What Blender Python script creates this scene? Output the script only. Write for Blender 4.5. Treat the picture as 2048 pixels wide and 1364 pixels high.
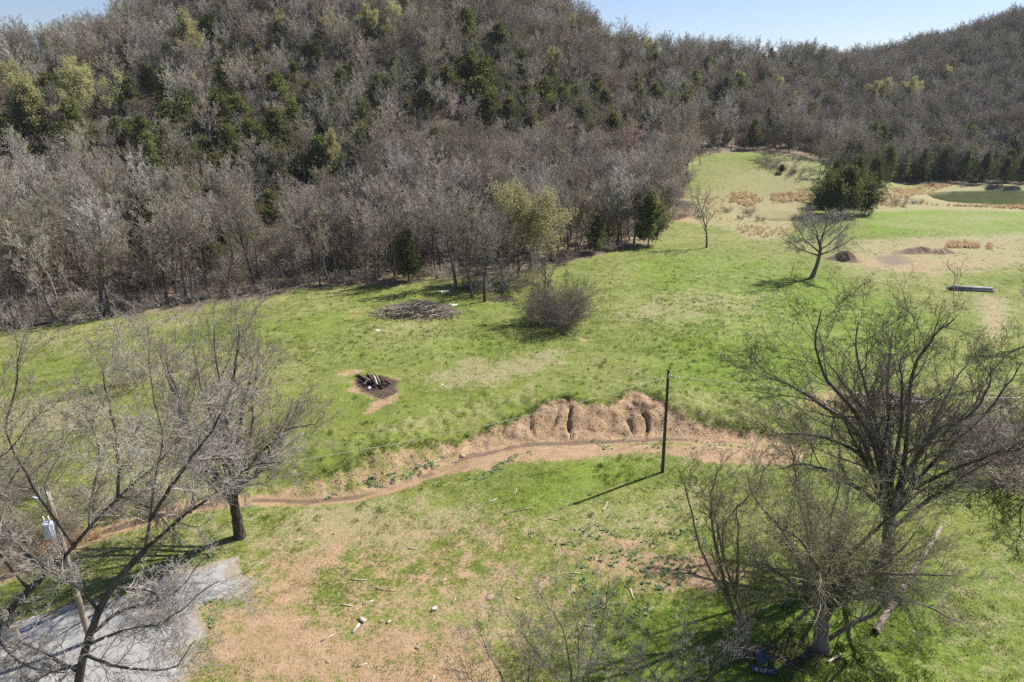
import bpy, math, random
import numpy as np
from mathutils import Vector, Matrix

for o in list(bpy.data.objects):
    bpy.data.objects.remove(o)
S = bpy.context.scene
COL = S.collection
RNG = np.random.default_rng(11)
random.seed(11)

# ------------------------------------------------------------------ camera, light, exposure
H_CAM, PITCH, LENS = 28.0, 19.0, 24.0
cam_d = bpy.data.cameras.new('camera'); cam = bpy.data.objects.new('camera', cam_d); COL.objects.link(cam)
cam_d.lens = LENS; cam_d.sensor_width = 36.0; cam_d.clip_start = 0.5; cam_d.clip_end = 4000
cam.location = (0, 0, H_CAM); cam.rotation_euler = (math.radians(90 - PITCH), 0, 0)
S.camera = cam
SUN_EL, SUN_AZ = 44.5, 56.9            # degrees; azimuth clockwise from +Y
wd = bpy.data.worlds.new('World'); S.world = wd; wd.use_nodes = True
wn = wd.node_tree; bg = wn.nodes['Background']
sky = wn.nodes.new('ShaderNodeTexSky'); sky.sky_type = 'NISHITA'; sky.sun_disc = False
sky.sun_elevation = math.radians(SUN_EL); sky.sun_rotation = math.radians(SUN_AZ)
sky.altitude = 200; sky.air_density = 1.15; sky.dust_density = 0.15; sky.ozone_density = 2.0
tint = wn.nodes.new('ShaderNodeMix'); tint.data_type = 'RGBA'; tint.blend_type = 'MULTIPLY'; tint.inputs[0].default_value = 1.0; tint.inputs[7].default_value = (.95, .94, 1.12, 1)
wn.links.new(sky.outputs[0], tint.inputs[6]); wn.links.new(tint.outputs[2], bg.inputs[0]); bg.inputs[1].default_value = 0.06
sun_d = bpy.data.lights.new('sun', 'SUN'); sun = bpy.data.objects.new('sun', sun_d); COL.objects.link(sun)
sun_d.energy = 5.0; sun_d.angle = math.radians(0.53); sun_d.color = (1.0, 0.955, 0.88)
_e, _a = math.radians(SUN_EL), math.radians(SUN_AZ)
sdir = Vector((math.cos(_e) * math.sin(_a), math.cos(_e) * math.cos(_a), math.sin(_e)))
sun.rotation_euler = sdir.to_track_quat('Z', 'Y').to_euler()
S.view_settings.view_transform = 'Standard'; S.view_settings.look = 'None'
S.view_settings.exposure = 0.9; S.view_settings.gamma = 1.0
S.view_settings.use_curve_mapping = False
S.render.engine = 'CYCLES'
S.cycles.max_bounces = 5; S.cycles.diffuse_bounces = 3; S.cycles.glossy_bounces = 2
S.cycles.use_denoising = False

# ------------------------------------------------------------------ small maths
F = 2048 * LENS / 36.0
CP, SP = math.cos(math.radians(PITCH)), math.sin(math.radians(PITCH))

def ray(px, py):
    u = (px - 1024) / F; v = -(py - 682) / F
    return np.array([u, CP + v * SP, -SP + v * CP])

def at(px, py, Y):
    d = ray(px, py)
    return d * (Y / d[1]) + np.array([0, 0, H_CAM])

def project(p):
    p = np.asarray(p, float) - np.array([0, 0, H_CAM])
    f = p[..., 1] * CP - p[..., 2] * SP
    up = p[..., 1] * SP + p[..., 2] * CP
    f = np.maximum(f, 1e-3)
    return 1024 + F * p[..., 0] / f, 682 - F * up / f

def sm(t):
    t = np.clip(t, 0, 1)
    return t * t * (3 - 2 * t)

_perm = np.random.default_rng(5).random((256, 256))
def vnoise(x, y):
    xi = np.floor(x).astype(int); yi = np.floor(y).astype(int)
    fx = sm(x - xi); fy = sm(y - yi)
    a = _perm[xi & 255, yi & 255]; b = _perm[(xi + 1) & 255, yi & 255]
    c = _perm[xi & 255, (yi + 1) & 255]; d = _perm[(xi + 1) & 255, (yi + 1) & 255]
    return (a * (1 - fx) + b * fx) * (1 - fy) + (c * (1 - fx) + d * fx) * fy

def fbm(x, y, o=4):
    s = 0; a = .5; t = 0
    for k in range(o):
        s = s + a * vnoise(x * 2 ** k + 17.3 * k, y * 2 ** k + 9.1 * k); t += a; a *= .5
    return s / t

# ------------------------------------------------------------------ terrain
_foot = np.array([(-200, 40), (-110, 78), (-68, 87), (-53, 90), (-41, 98), (-26, 108), (-3, 113), (15, 131), (28, 143), (35, 156),
                  (45, 188), (60, 236), (84, 250), (112, 234), (136, 256), (180, 266), (260, 240), (400, 150)], float)
_crest = np.array([(-200, 180, 34), (-140, 210, 34), (-129, 235, 42), (-126, 275, 60), (-83, 295, 73), (-27, 295, 73), (16, 295, 58),
                   (38, 300, 49), (57, 310, 44), (103, 340, 44), (182, 400, 45), (258, 440, 57), (305, 450, 70), (430, 420, 75)], float)
_ft = np.arctan2(_foot[:, 0], _foot[:, 1]); _fr = np.hypot(_foot[:, 0], _foot[:, 1])
_ct = np.arctan2(_crest[:, 0], _crest[:, 1]); _cr = np.hypot(_crest[:, 0], _crest[:, 1])

def foot_r(th):
    return np.interp(th, _ft, _fr)

def seg_dist(x, y, P):
    """distance to a polyline and the side (positive to its left)."""
    best = np.full(np.shape(x), 1e9); side = np.zeros(np.shape(x)); par = np.zeros(np.shape(x))
    acc = 0.0
    for (ax, ay), (bx, by) in zip(P[:-1], P[1:]):
        dx, dy = bx - ax, by - ay; L2 = dx * dx + dy * dy
        t = np.clip(((x - ax) * dx + (y - ay) * dy) / L2, 0, 1)
        qx, qy = x - ax - t * dx, y - ay - t * dy
        d = np.hypot(qx, qy); m = d < best
        best = np.where(m, d, best); side = np.where(m, np.sign(dx * qy - dy * qx), side)
        par = np.where(m, acc + t * math.sqrt(L2), par); acc += math.sqrt(L2)
    return best, side, par

def flat(px, py, z=0.0):
    d = ray(px, py); t = (z - H_CAM) / d[2]; p = d * t
    return (p[0], p[1])

CREEK = [flat(*p, -.5) for p in [(-120, 1175), (0, 1125), (100, 1098), (200, 1068), (330, 1030), (420, 1012), (520, 1004), (620, 1004), (710, 994), (800, 972), (880, 940),
         (945, 910), (1060, 888), (1180, 884), (1330, 878), (1480, 886), (1600, 892), (1760, 900), (2100, 940)]]
GULLY = [[(1122, 803), (1134, 806), (1141, 822), (1136, 838), (1144, 858)], [(1118, 818), (1108, 842)], [(1058, 828), (1066, 856)], [(1040, 838), (1050, 860)], [(1005, 850), (1018, 868)],
         [(975, 856), (990, 876)], [(960, 864), (972, 880)], [(945, 868), (958, 886)], [(1226, 830), (1232, 856)], [(1256, 836), (1266, 850)],
         [(1262, 812), (1284, 822), (1296, 840), (1288, 862)], [(1270, 815), (1306, 820)], [(1335, 820), (1340, 842)], [(905, 880), (918, 896)], [(1170, 815), (1176, 850)], [(925, 874), (938, 890)]]
GULLY = [[flat(px, py, .4) for px, py in g] for g in GULLY]

def Z(x, y):
    x = np.asarray(x, float); y = np.asarray(y, float)
    th = np.clip(np.arctan2(x, y), -1.37, 1.2); r = np.hypot(x, y)
    rf = np.interp(th, _ft, _fr); rc = np.interp(th, _ct, _cr); zc = np.interp(th, _ct, _crest[:, 2])
    t = (r - rf) / (rc - rf)
    h = zc * (0.42 * np.clip(t, 0, 1) * sm(np.clip(t, 0, .25) * 4) + .58 * sm(t)) * (1 - .35 * sm((r - rc) / 160))
    w = sm((r - rf) / 40)
    h = h + w * (fbm(x / 34, y / 34, 3) - .5) * 6
    mead = 13 * sm((y - 184 - .2 * (x - 42)) / 62) * sm((x - 27) / 30) * (1 - sm((x - 100) / 50)) * (1 - sm((r - rf) / 110))
    h = h + mead
    # field: the far side of the creek stands about a metre higher than the near side
    d, side, par = seg_dist(x, y, CREEK)
    near = (np.abs(x) < 70) & (y > 25) & (y < 90)
    bank = sm((d - .25) / 5.2)
    far = np.where(side > 0, 1.0, 0.0)
    f = np.where(far > 0, -.55 + 1.55 * bank, -.55 + .6 * sm((d - .2) / 2.2))
    f = f * (1 - sm((np.abs(x - 5) - 34) / 30)) * (1 - sm((y - 70) / 50))
    h = h + np.where((y > 20) & (y < 125), f, 0)
    h = h + (fbm(x / 9, y / 9, 3) - .5) * .45 * sm((r - 15) / 20) + (fbm(x / 2.2 + 5, y / 2.2, 3) - .5) * .12
    # pale eroded bank: rough and gullied
    rough = np.where((side > 0) & near, sm((d - .2) / 1.0) * (1 - sm((d - 6) / 3)), 0)
    h = h + rough * ((fbm(x / .9, y / 1.1, 4) - .5) * .6 + (fbm(x / 2.4 + 3, y / 1.9, 3) - .5) * .45)
    for i, g in enumerate(GULLY):
        gd, _s, gp = seg_dist(x, y, g)
        gd = gd + .5 * (fbm(x / .8, y / .8 + i, 3) - .5)
        h = h - (.75 if i == 0 else .6 if i == 10 else .35 if i in (9, 11) else .25 if i in (1, 2) else .06) * np.exp(-(np.maximum(gd, 0) / (.17, .13, .2)[i % 3]) ** 2)
    # mounds of spoil
    for (mx, my, a, b, hh) in MOUNDS:
        q = ((x - mx) / a) ** 2 + ((y - my) / b) ** 2
        h = h + hh * np.exp(-q) * (1 + .7 * (fbm(x / .8, y / .8, 3) - .5))
    # hollows of the two ponds
    for (mx, my, a, b, hh) in PONDS:
        q = ((x - mx) / a) ** 2 + ((y - my) / b) ** 2
        h = h - hh * (1 - sm((q - .55) / .75))
    return h

MOUNDS = [(*flat(752, 775), 1.5, 1.1, .5),
          (*flat(1365, 415), 3.4, 4, 1.6), (*flat(830, 632), 4.5, 2.6, .5), (*flat(1645, 1338), .8, .6, .55)]
PONDS = [(190, 230, 62, 27, 1.7), (*flat(1560, 432), 11, 6.5, 1.3)]

def hit(px, py, dz=0.0):
    d = ray(px, py); Y = np.concatenate([np.linspace(8, 140, 1400), np.linspace(140, 700, 2500)])
    P = d[None, :] * (Y / d[1])[:, None] + np.array([0, 0, H_CAM])
    b = P[:, 2] < Z(P[:, 0], P[:, 1]) + dz
    i = int(np.argmax(b)) if b.any() else len(Y) - 1
    return np.array([P[i, 0], P[i, 1], float(Z(P[i, 0], P[i, 1]))])

# ------------------------------------------------------------------ materials
def mat(name):
    m = bpy.data.materials.new(name); m.use_nodes = True
    nt = m.node_tree; b = nt.nodes['Principled BSDF']
    b.inputs['Roughness'].default_value = .9; b.inputs['Specular IOR Level'].default_value = .2
    return m, nt, b

def N(nt, t, **kw):
    n = nt.nodes.new(t)
    for k, v in kw.items(): setattr(n, k, v)
    return n

def noise(nt, scale, detail=4, rough=.6, vec=None, dist=0.0):
    n = N(nt, 'ShaderNodeTexNoise'); n.inputs['Scale'].default_value = scale; n.inputs['Detail'].default_value = detail
    n.inputs['Roughness'].default_value = rough; n.inputs['Distortion'].default_value = dist
    if vec is not None: nt.links.new(vec, n.inputs['Vector'])
    return n.outputs['Fac']

def ramp(nt, fac, stops):
    r = N(nt, 'ShaderNodeValToRGB'); e = r.color_ramp.elements
    while len(e) > 1: e.remove(e[-1])
    e[0].position = stops[0][0]; e[0].color = (*stops[0][1], 1)
    for p, c in stops[1:]:
        k = e.new(p); k.color = (*c, 1)
    nt.links.new(fac, r.inputs[0]); return r.outputs[0]

def mth(nt, op, a, b=None, c=None, clamp=False):
    n = N(nt, 'ShaderNodeMath', operation=op); n.use_clamp = clamp
    for i, v in enumerate((a, b, c)):
        if v is None: continue
        if isinstance(v, (int, float)): n.inputs[i].default_value = v
        else: nt.links.new(v, n.inputs[i])
    return n.outputs[0]

def mixc(nt, fac, a, b):
    n = N(nt, 'ShaderNodeMix', data_type='RGBA')
    for i, v in ((0, fac), (6, a), (7, b)):
        if isinstance(v, (int, float)): n.inputs[i].default_value = v
        elif isinstance(v, tuple): n.inputs[i].default_value = (*v, 1)
        else: nt.links.new(v, n.inputs[i])
    return n.outputs[2]

def sstep(nt, v, lo, hi):
    n = N(nt, 'ShaderNodeMapRange', interpolation_type='SMOOTHSTEP')
    nt.links.new(v, n.inputs[0]); n.inputs[1].default_value = lo; n.inputs[2].default_value = hi
    return n.outputs[0]

def bump(nt, b, h, s, d):
    n = N(nt, 'ShaderNodeBump'); n.inputs['Strength'].default_value = s; n.inputs['Distance'].default_value = d
    nt.links.new(h, n.inputs['Height']); nt.links.new(n.outputs[0], b.inputs['Normal'])

def bark_mat(name, c0, c1, scale=6, var=.35):
    """bark: streaky noise between two colours, and each tree a little lighter or darker than its neighbour"""
    m, nt, b = mat(name)
    tc = N(nt, 'ShaderNodeTexCoord'); mp = N(nt, 'ShaderNodeMapping'); mp.inputs['Scale'].default_value = (1, 1, .25)
    nt.links.new(tc.outputs['Object'], mp.inputs[0])
    f = noise(nt, scale, 5, .7, mp.outputs[0])
    c = ramp(nt, f, [(.3, c0), (.7, c1)])
    oi = N(nt, 'ShaderNodeObjectInfo')
    hs = N(nt, 'ShaderNodeHueSaturation')
    nt.links.new(mth(nt, 'MULTIPLY_ADD', oi.outputs['Random'], var * 2, 1 - var), hs.inputs['Value'])
    nt.links.new(mth(nt, 'MULTIPLY_ADD', oi.outputs['Random'], -.5, 1.2), hs.inputs['Saturation'])
    nt.links.new(c, hs.inputs['Color']); nt.links.new(hs.outputs[0], b.inputs['Base Color'])
    bump(nt, b, f, .5, .03)
    return m

def leaf_mat(name, stops, scale=.5, var=.25):
    m, nt, b = mat(name)
    tc = N(nt, 'ShaderNodeTexCoord')
    f = noise(nt, scale, 3, .7, tc.outputs['Object'])
    c = ramp(nt, f, stops)
    oi = N(nt, 'ShaderNodeObjectInfo'); hs = N(nt, 'ShaderNodeHueSaturation')
    nt.links.new(mth(nt, 'MULTIPLY_ADD', oi.outputs['Random'], var * 2, 1 - var), hs.inputs['Value'])
    nt.links.new(mth(nt, 'MULTIPLY_ADD', oi.outputs['Random'], .03, .485), hs.inputs['Hue'])
    nt.links.new(c, hs.inputs['Color']); nt.links.new(hs.outputs[0], b.inputs['Base Color'])
    b.inputs['Roughness'].default_value = .75
    tr = N(nt, 'ShaderNodeBsdfTranslucent'); nt.links.new(hs.outputs[0], tr.inputs[0])
    mx = N(nt, 'ShaderNodeMixShader'); mx.inputs[0].default_value = .42
    nt.links.new(b.outputs[0], mx.inputs[1]); nt.links.new(tr.outputs[0], mx.inputs[2])
    nt.links.new(mx.outputs[0], nt.nodes['Material Output'].inputs[0])
    return m

def plain_mat(name, c0, c1, scale=4, rough=.8, metal=0.0, bmp=.3, bd=.02):
    m, nt, b = mat(name)
    tc = N(nt, 'ShaderNodeTexCoord'); f = noise(nt, scale, 5, .65, tc.outputs['Object'])
    nt.links.new(ramp(nt, f, [(.3, c0), (.7, c1)]), b.inputs['Base Color'])
    b.inputs['Roughness'].default_value = rough; b.inputs['Metallic'].default_value = metal
    bump(nt, b, f, bmp, bd)
    return m

M = {}
M['bark_dark'] = bark_mat('bark_dark', (.045, .038, .03), (.17, .15, .125))
M['bark_tan'] = bark_mat('bark_tan', (.09, .07, .05), (.25, .21, .165))
M['twig_pale'] = bark_mat('twig_pale', (.175, .15, .12), (.375, .335, .28), 1.5)
M['twig_dark'] = bark_mat('twig_dark', (.09, .08, .065), (.23, .205, .165), 1.5)
M['twig_olive'] = bark_mat('twig_olive', (.185, .17, .1), (.36, .335, .21), 1.5, .3)
M['twig_grey'] = bark_mat('twig_grey', (.23, .212, .172), (.44, .403, .335), .6, .32)
M['twig_brown'] = bark_mat('twig_brown', (.235, .198, .143), (.44, .38, .285), .6, .32)
M['twig_violet'] = bark_mat('twig_violet', (.205, .172, .14), (.37, .318, .265), .6, .32)
M['twig_pink'] = bark_mat('twig_pink', (.4, .26, .2), (.62, .44, .36), .6, .2)
M['bramble'] = bark_mat('bramble', (.135, .103, .073), (.31, .248, .185), 1.0, .3)
M['cedar'] = leaf_mat('cedar_needles', [(.25, (.072, .083, .025)), (.5, (.14, .15, .046)), (.75, (.22, .212, .078))], .6)
M['cedar_dark'] = leaf_mat('dark_cedar_needles', [(.25, (.05, .06, .018)), (.5, (.098, .11, .032)), (.75, (.15, .155, .055))], .6)
M['bud'] = leaf_mat('bud_leaves', [(.3, (.31, .3, .12)), (.7, (.5, .47, .23))], .5, .15)
M['bud_green'] = leaf_mat('bud_green', [(.3, (.09, .12, .04)), (.7, (.2, .23, .09))], .5, .15)
M['weed'] = leaf_mat('weed_leaves', [(.3, (.2, .3, .13)), (.7, (.36, .44, .26))], 3, .2)
M['pole_wood'] = plain_mat('pole_wood', (.05, .045, .03), (.12, .1, .065), 5)
M['grey_pole'] = plain_mat('weathered_pole_wood', (.2, .16, .12), (.38, .33, .27), 5)
M['steel'] = plain_mat('galvanised_steel', (.42, .45, .5), (.6, .62, .66), 6, .45, .4, .05)
M['can'] = plain_mat('painted_can', (.46, .55, .66), (.7, .76, .82), 3, .45, 0, .05)
M['ceramic'] = plain_mat('insulator_ceramic', (.6, .6, .6), (.8, .8, .8), 5, .3, 0, .02)
M['wire'] = plain_mat('wire_metal', (.35, .35, .36), (.5, .5, .5), 5, .5, .3, .02)
M['wood_pale'] = plain_mat('bleached_wood', (.33, .27, .2), (.55, .48, .39), 6)
M['wood_brown'] = plain_mat('brown_wood', (.12, .085, .06), (.3, .22, .16), 5)
M['char'] = plain_mat('charred_wood', (.012, .011, .011), (.07, .06, .055), 7)
M['white'] = plain_mat('white_plastic', (.68, .68, .68), (.85, .85, .84), 4, .5, 0, .05)
M['stone'] = plain_mat('stone', (.24, .16, .1), (.46, .35, .25), 3)
M['log_end'] = plain_mat('log_wood', (.17, .13, .1), (.4, .33, .25), 3)
M['beam'] = plain_mat('weathered_beam', (.13, .13, .14), (.42, .41, .4), 3)
M['blue_metal'] = plain_mat('blue_sheet_metal', (.02, .03, .048), (.065, .095, .14), 2, .5, .2, .1)
M['rust'] = plain_mat('rusty_sheet_metal', (.1, .045, .025), (.3, .16, .1), 3, .7, .1, .2)
M['yellow_paint'] = plain_mat('yellow_paint', (.42, .32, .12), (.62, .46, .14), 8, .8, 0, .1)

def grass_mat(name, stops, var=.25):
    m, nt, b = mat(name)
    oi = N(nt, 'ShaderNodeObjectInfo'); geo = N(nt, 'ShaderNodeNewGeometry')
    f = noise(nt, .25, 4, .7, geo.outputs['Position'])
    f2 = mth(nt, 'ADD', mth(nt, 'MULTIPLY', f, .6), mth(nt, 'MULTIPLY', oi.outputs['Random'], .4))
    c = ramp(nt, f2, stops)
    nt.links.new(c, b.inputs['Base Color'])
    tr = N(nt, 'ShaderNodeBsdfTranslucent'); nt.links.new(c, tr.inputs[0])
    mx = N(nt, 'ShaderNodeMixShader'); mx.inputs[0].default_value = .5
    nt.links.new(b.outputs[0], mx.inputs[1]); nt.links.new(tr.outputs[0], mx.inputs[2])
    nt.links.new(mx.outputs[0], nt.nodes['Material Output'].inputs[0])
    return m
M['grass'] = grass_mat('grass_blades', [(.25, (.115, .178, .024)), (.45, (.185, .252, .042)), (.6, (.27, .31, .085)), (.78, (.43, .4, .2))])
M['sedge'] = grass_mat('broom_sedge', [(.3, (.4, .28, .155)), (.6, (.55, .41, .25)), (.8, (.6, .5, .34))])

# ------------------------------------------------------------------ mesh helpers
def mesh(name, V, quads=None, tris=None, mats=(), mi=None, smooth=True):
    V = np.asarray(V, np.float32)
    q = np.zeros((0, 4), np.int32) if quads is None else np.asarray(quads, np.int32).reshape(-1, 4)
    t = np.zeros((0, 3), np.int32) if tris is None else np.asarray(tris, np.int32).reshape(-1, 3)
    me = bpy.data.meshes.new(name)
    me.vertices.add(len(V)); me.vertices.foreach_set('co', V.ravel())
    nl = q.size + t.size; me.loops.add(nl)
    me.loops.foreach_set('vertex_index', np.concatenate([q.ravel(), t.ravel()]).astype(np.int32))
    npol = len(q) + len(t); me.polygons.add(npol)
    ls = np.concatenate([np.arange(len(q)) * 4, q.size + np.arange(len(t)) * 3]).astype(np.int32)
    me.polygons.foreach_set('loop_start', ls)
    if smooth: me.polygons.foreach_set('use_smooth', np.ones(npol, bool))
    for m in mats: me.materials.append(m)
    if mi is not None: me.polygons.foreach_set('material_index', np.asarray(mi, np.int32))
    me.update(calc_edges=True); me.validate()
    return me

class Geo:
    """collects vertices, quads and triangles"""
    def __init__(s): s.V = []; s.Q = []; s.T = []; s.n = 0
    def add(s, V, Q=None, T=None):
        V = np.asarray(V, float).reshape(-1, 3)
        if Q is not None and len(Q): s.Q.append(np.asarray(Q).reshape(-1, 4) + s.n)
        if T is not None and len(T): s.T.append(np.asarray(T).reshape(-1, 3) + s.n)
        s.V.append(V); s.n += len(V); return s
    def tubes(s, pts, rad, sides, cap=False):
        """pts (B,n,3), rad (B,n)"""
        pts = np.asarray(pts, float); rad = np.asarray(rad, float)
        B, n, _ = pts.shape
        if B == 0: return s
        t = np.gradient(pts, axis=1); t /= np.linalg.norm(t, axis=2, keepdims=True) + 1e-9
        ax = pts[:, -1] - pts[:, 0]
        ref = np.zeros((B, 3)); ref[np.arange(B), np.argmin(np.abs(ax), axis=1)] = 1
        ref = np.repeat(ref[:, None, :], n, 1)
        u = np.cross(t, ref); u /= np.linalg.norm(u, axis=2, keepdims=True) + 1e-9
        v = np.cross(t, u)
        a = np.arange(sides) * 2 * math.pi / sides
        R = pts[:, :, None, :] + rad[:, :, None, None] * (np.cos(a)[None, None, :, None] * u[:, :, None, :] + np.sin(a)[None, None, :, None] * v[:, :, None, :])
        idx = np.arange(B * n * sides).reshape(B, n, sides)
        a0 = idx[:, :-1, :]; a1 = np.roll(idx, -1, 2)[:, :-1, :]; b0 = idx[:, 1:, :]; b1 = np.roll(idx, -1, 2)[:, 1:, :]
        Q = np.stack([a0, a1, b1, b0], -1).reshape(-1, 4)
        T = []
        if cap:
            for e in (0, n - 1):
                for b in range(B):
                    for k in range(1, sides - 1):
                        T.append((idx[b, e, 0], idx[b, e, k], idx[b, e, k + 1]) if e else (idx[b, e, 0], idx[b, e, k + 1], idx[b, e, k]))
        return s.add(R.reshape(-1, 3), Q, T)
    def box(s, c, size, rot=None, jit=0.0):
        sx, sy, sz = [k / 2 for k in size]
        V = np.array([(x, y, z) for x in (-sx, sx) for y in (-sy, sy) for z in (-sz, sz)], float)
        if jit: V += (RNG.random(V.shape) - .5) * jit
        if rot is not None: V = V @ np.array(rot.to_3x3()).T
        return s.add(V + np.asarray(c, float), [(0, 1, 3, 2), (4, 6, 7, 5), (0, 4, 5, 1), (2, 3, 7, 6), (0, 2, 6, 4), (1, 5, 7, 3)])
    def build(s, name, m, parent=None, loc=None, smooth=True):
        V = np.concatenate(s.V); Q = np.concatenate(s.Q) if s.Q else None; T = np.concatenate(s.T) if s.T else None
        return link(name, mesh(name, V, Q, T, [m], smooth=smooth), parent, loc)
    def me(s, name, m, smooth=True):
        V = np.concatenate(s.V); Q = np.concatenate(s.Q) if s.Q else None; T = np.concatenate(s.T) if s.T else None
        return mesh(name, V, Q, T, [m], smooth=smooth)

def link(name, data, parent=None, loc=None):
    o = bpy.data.objects.new(name, data); COL.objects.link(o)
    if parent is not None: o.parent = parent
    if loc is not None: o.location = loc
    return o

def tag(o, label=None, cat=None, group=None, kind=None):
    if label: o['label'] = label
    if cat: o['category'] = cat
    if group: o['group'] = group
    if kind: o['kind'] = kind
    return o

def thing(name, label, cat, loc=(0, 0, 0), group=None, rz=0.0, sc=1.0):
    o = bpy.data.objects.new(name, None); COL.objects.link(o); o.empty_display_size = .3
    o.location = loc; o.rotation_euler = (0, 0, rz)
    o.scale = sc if isinstance(sc, tuple) else (sc, sc, sc)
    return tag(o, label, cat, group)

def copy_thing(src, label, loc, group=None, rz=0.0, sc=1.0):
    r = src.copy(); COL.objects.link(r)
    r.location = loc; r.rotation_euler = (0, 0, rz); r.scale = sc if isinstance(sc, tuple) else (sc, sc, sc)
    r['label'] = label
    if group: r['group'] = group
    elif 'group' in r: del r['group']
    for ch in CH[src.name]:
        c = ch.copy(); COL.objects.link(c); c.parent = r
    return r
CH = {}

def smooth_line(P, n):
    """Catmull-Rom through the points, n samples"""
    P = np.asarray(P, float)
    if len(P) < 3:
        t = np.linspace(0, 1, n)[:, None]; return P[0] * (1 - t) + P[-1] * t
    A = np.vstack([2 * P[0] - P[1], P, 2 * P[-1] - P[-2]])
    out = []
    for s in np.linspace(0, len(P) - 1 - 1e-6, n):
        i = int(s); t = s - i; a, b, c, d = A[i:i + 4]
        out.append(.5 * (2 * b + (c - a) * t + (2 * a - 5 * b + 4 * c - d) * t * t + (3 * b - a - 3 * c + d) * t ** 3))
    return np.array(out)

# ------------------------------------------------------------------ tree growing (level by level, in arrays)
def unit(v): return v / (np.linalg.norm(v, axis=-1, keepdims=True) + 1e-9)

def extend(st, d, L, r0, n, wander, up, r_end, g):
    B = len(st); pts = np.zeros((B, n, 3)); ds = np.zeros((B, n, 3)); pts[:, 0] = st; d = unit(d); ds[:, 0] = d
    for i in range(1, n):
        d = unit(d + g.normal(0, wander, (B, 3)) + np.array([0, 0, up]))
        pts[:, i] = pts[:, i - 1] + d * (L / (n - 1))[:, None]; ds[:, i] = d
    f = np.linspace(0, 1, n)[None, :]
    rad = r0[:, None] * (1 - f * (1 - r_end))
    return pts, ds, rad

def spawn(pts, ds, rad, L, k, t0, t1, ang, ang_v, lr, ls, rr, rmin, g):
    B, n, _ = pts.shape
    i = np.arange(k)[None, :]
    t = t0 + (t1 - t0) * (i + g.random((B, k))) / k
    x = t * (n - 1); j = np.minimum(x.astype(int), n - 2); f = (x - j)[..., None]
    b = np.arange(B)[:, None]
    p = pts[b, j] * (1 - f) + pts[b, j + 1] * f
    d = unit(ds[b, j + 1]); r = rad[b, j] * (1 - f[..., 0]) + rad[b, j + 1] * f[..., 0]
    az = i * 2.4 + g.random((B, 1)) * 6.28 + g.normal(0, .5, (B, k))
    ref = np.where(np.abs(d[..., 2:3]) > .9, np.array([1., 0, 0]), np.array([0, 0, 1.]))
    u = unit(np.cross(d, ref)); v = np.cross(d, u)
    a = ang + g.normal(0, ang_v, (B, k))
    cd = np.cos(a)[..., None] * d + np.sin(a)[..., None] * (np.cos(az)[..., None] * u + np.sin(az)[..., None] * v)
    cl = L[:, None] * lr * (1 - ls * t) * g.uniform(.65, 1.2, (B, k))
    cr = np.maximum(r * rr * g.uniform(.8, 1.1, (B, k)), rmin)
    return p.reshape(-1, 3), cd.reshape(-1, 3), cl.ravel(), cr.ravel()

def crown_levels(geo, pts, ds, rad, L, levels, g, tips=None):
    """spawn child levels on given branches; levels: dicts"""
    for q in levels:
        st, d, l, r = spawn(pts, ds, rad, L, q['k'], q.get('t0', .25), q.get('t1', .98), q['a'], q.get('av', .18), q['lr'], q.get('ls', .45), q.get('rr', .6), q.get('rm', .006), g)
        keep = l > q.get('lmin', .05)
        st, d, l, r = st[keep], d[keep], l[keep], r[keep]
        pts, ds, rad = extend(st, d, l, r, q.get('n', 4), q.get('w', .15), q.get('up', .08), q.get('re', .5), g); L = l
        geo.tubes(pts, rad, q.get('s', 3))
    if tips is not None: tips.append((pts, ds, L))
    return pts

def wild_tree(seed, h=14.0, spread=1.0, limbs=7, fork=.35, rtrunk=.2, rm=.012, dens=1.0, lean=0.0, up=.12, tips=None):
    """a generic bare tree -> (trunk geo, crown geo)"""
    g = np.random.default_rng(seed)
    tr, cr = Geo(), Geo()
    d0 = np.array([[lean, lean * .3, 1.0]])
    p, d, r = extend(np.array([[0, 0, -.3]]), d0, np.array([h * .82]), np.array([rtrunk]), 10, .07, .05, .18, g)
    r[:, 0] *= 1.45; r[:, 1] *= 1.08
    tr.tubes(p, r, 6)
    st, dd, l, rr = spawn(p, d, r, np.array([h]), limbs, fork, .95, .7, .18, .6 * spread, .5, .62, .03, g)
    lp, ld, lrad = extend(st, dd, l, rr, 8, .11, up, .22, g)
    tr.tubes(lp, lrad, 4)
    K = lambda v: max(2, int(round(v * dens)))
    lv = [dict(k=K(9), a=.7, lr=.42, n=5, w=.16, up=.09, rr=.6, rm=rm * 1.5, s=3),
          dict(k=K(7), a=.65, lr=.48, n=4, w=.2, up=.07, rr=.62, rm=rm * 1.15, s=3),
          dict(k=K(7), a=.6, lr=.6, n=2, w=.2, up=.05, rr=.7, rm=rm, re=.35, s=3)]
    crown_levels(cr, lp, ld, lrad, l, lv, g, tips)
    # the leader's own twigs
    crown_levels(cr, p[:, 4:], d[:, 4:], r[:, 4:], np.array([h * .5]), lv, g, tips)
    return tr, cr

def leaves_on(tips, n, size, g, spread=.25):
    """small leaf triangles scattered round the ends of twigs"""
    pts = np.concatenate([t[0][:, 1:].reshape(-1, 3) for t in tips])
    sel = pts[g.integers(0, len(pts), n)] + g.normal(0, spread, (n, 3))
    e1 = unit(g.normal(0, 1, (n, 3))); e2 = unit(np.cross(e1, g.normal(0, 1, (n, 3))))
    s = (size * g.uniform(.5, 1.3, n))[:, None]
    V = np.stack([sel - e1 * s, sel + e2 * s * .6, sel + e1 * s, sel - e2 * s * .6], 1).reshape(-1, 3)
    return Geo().add(V, np.arange(4 * n).reshape(-1, 4))

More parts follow.
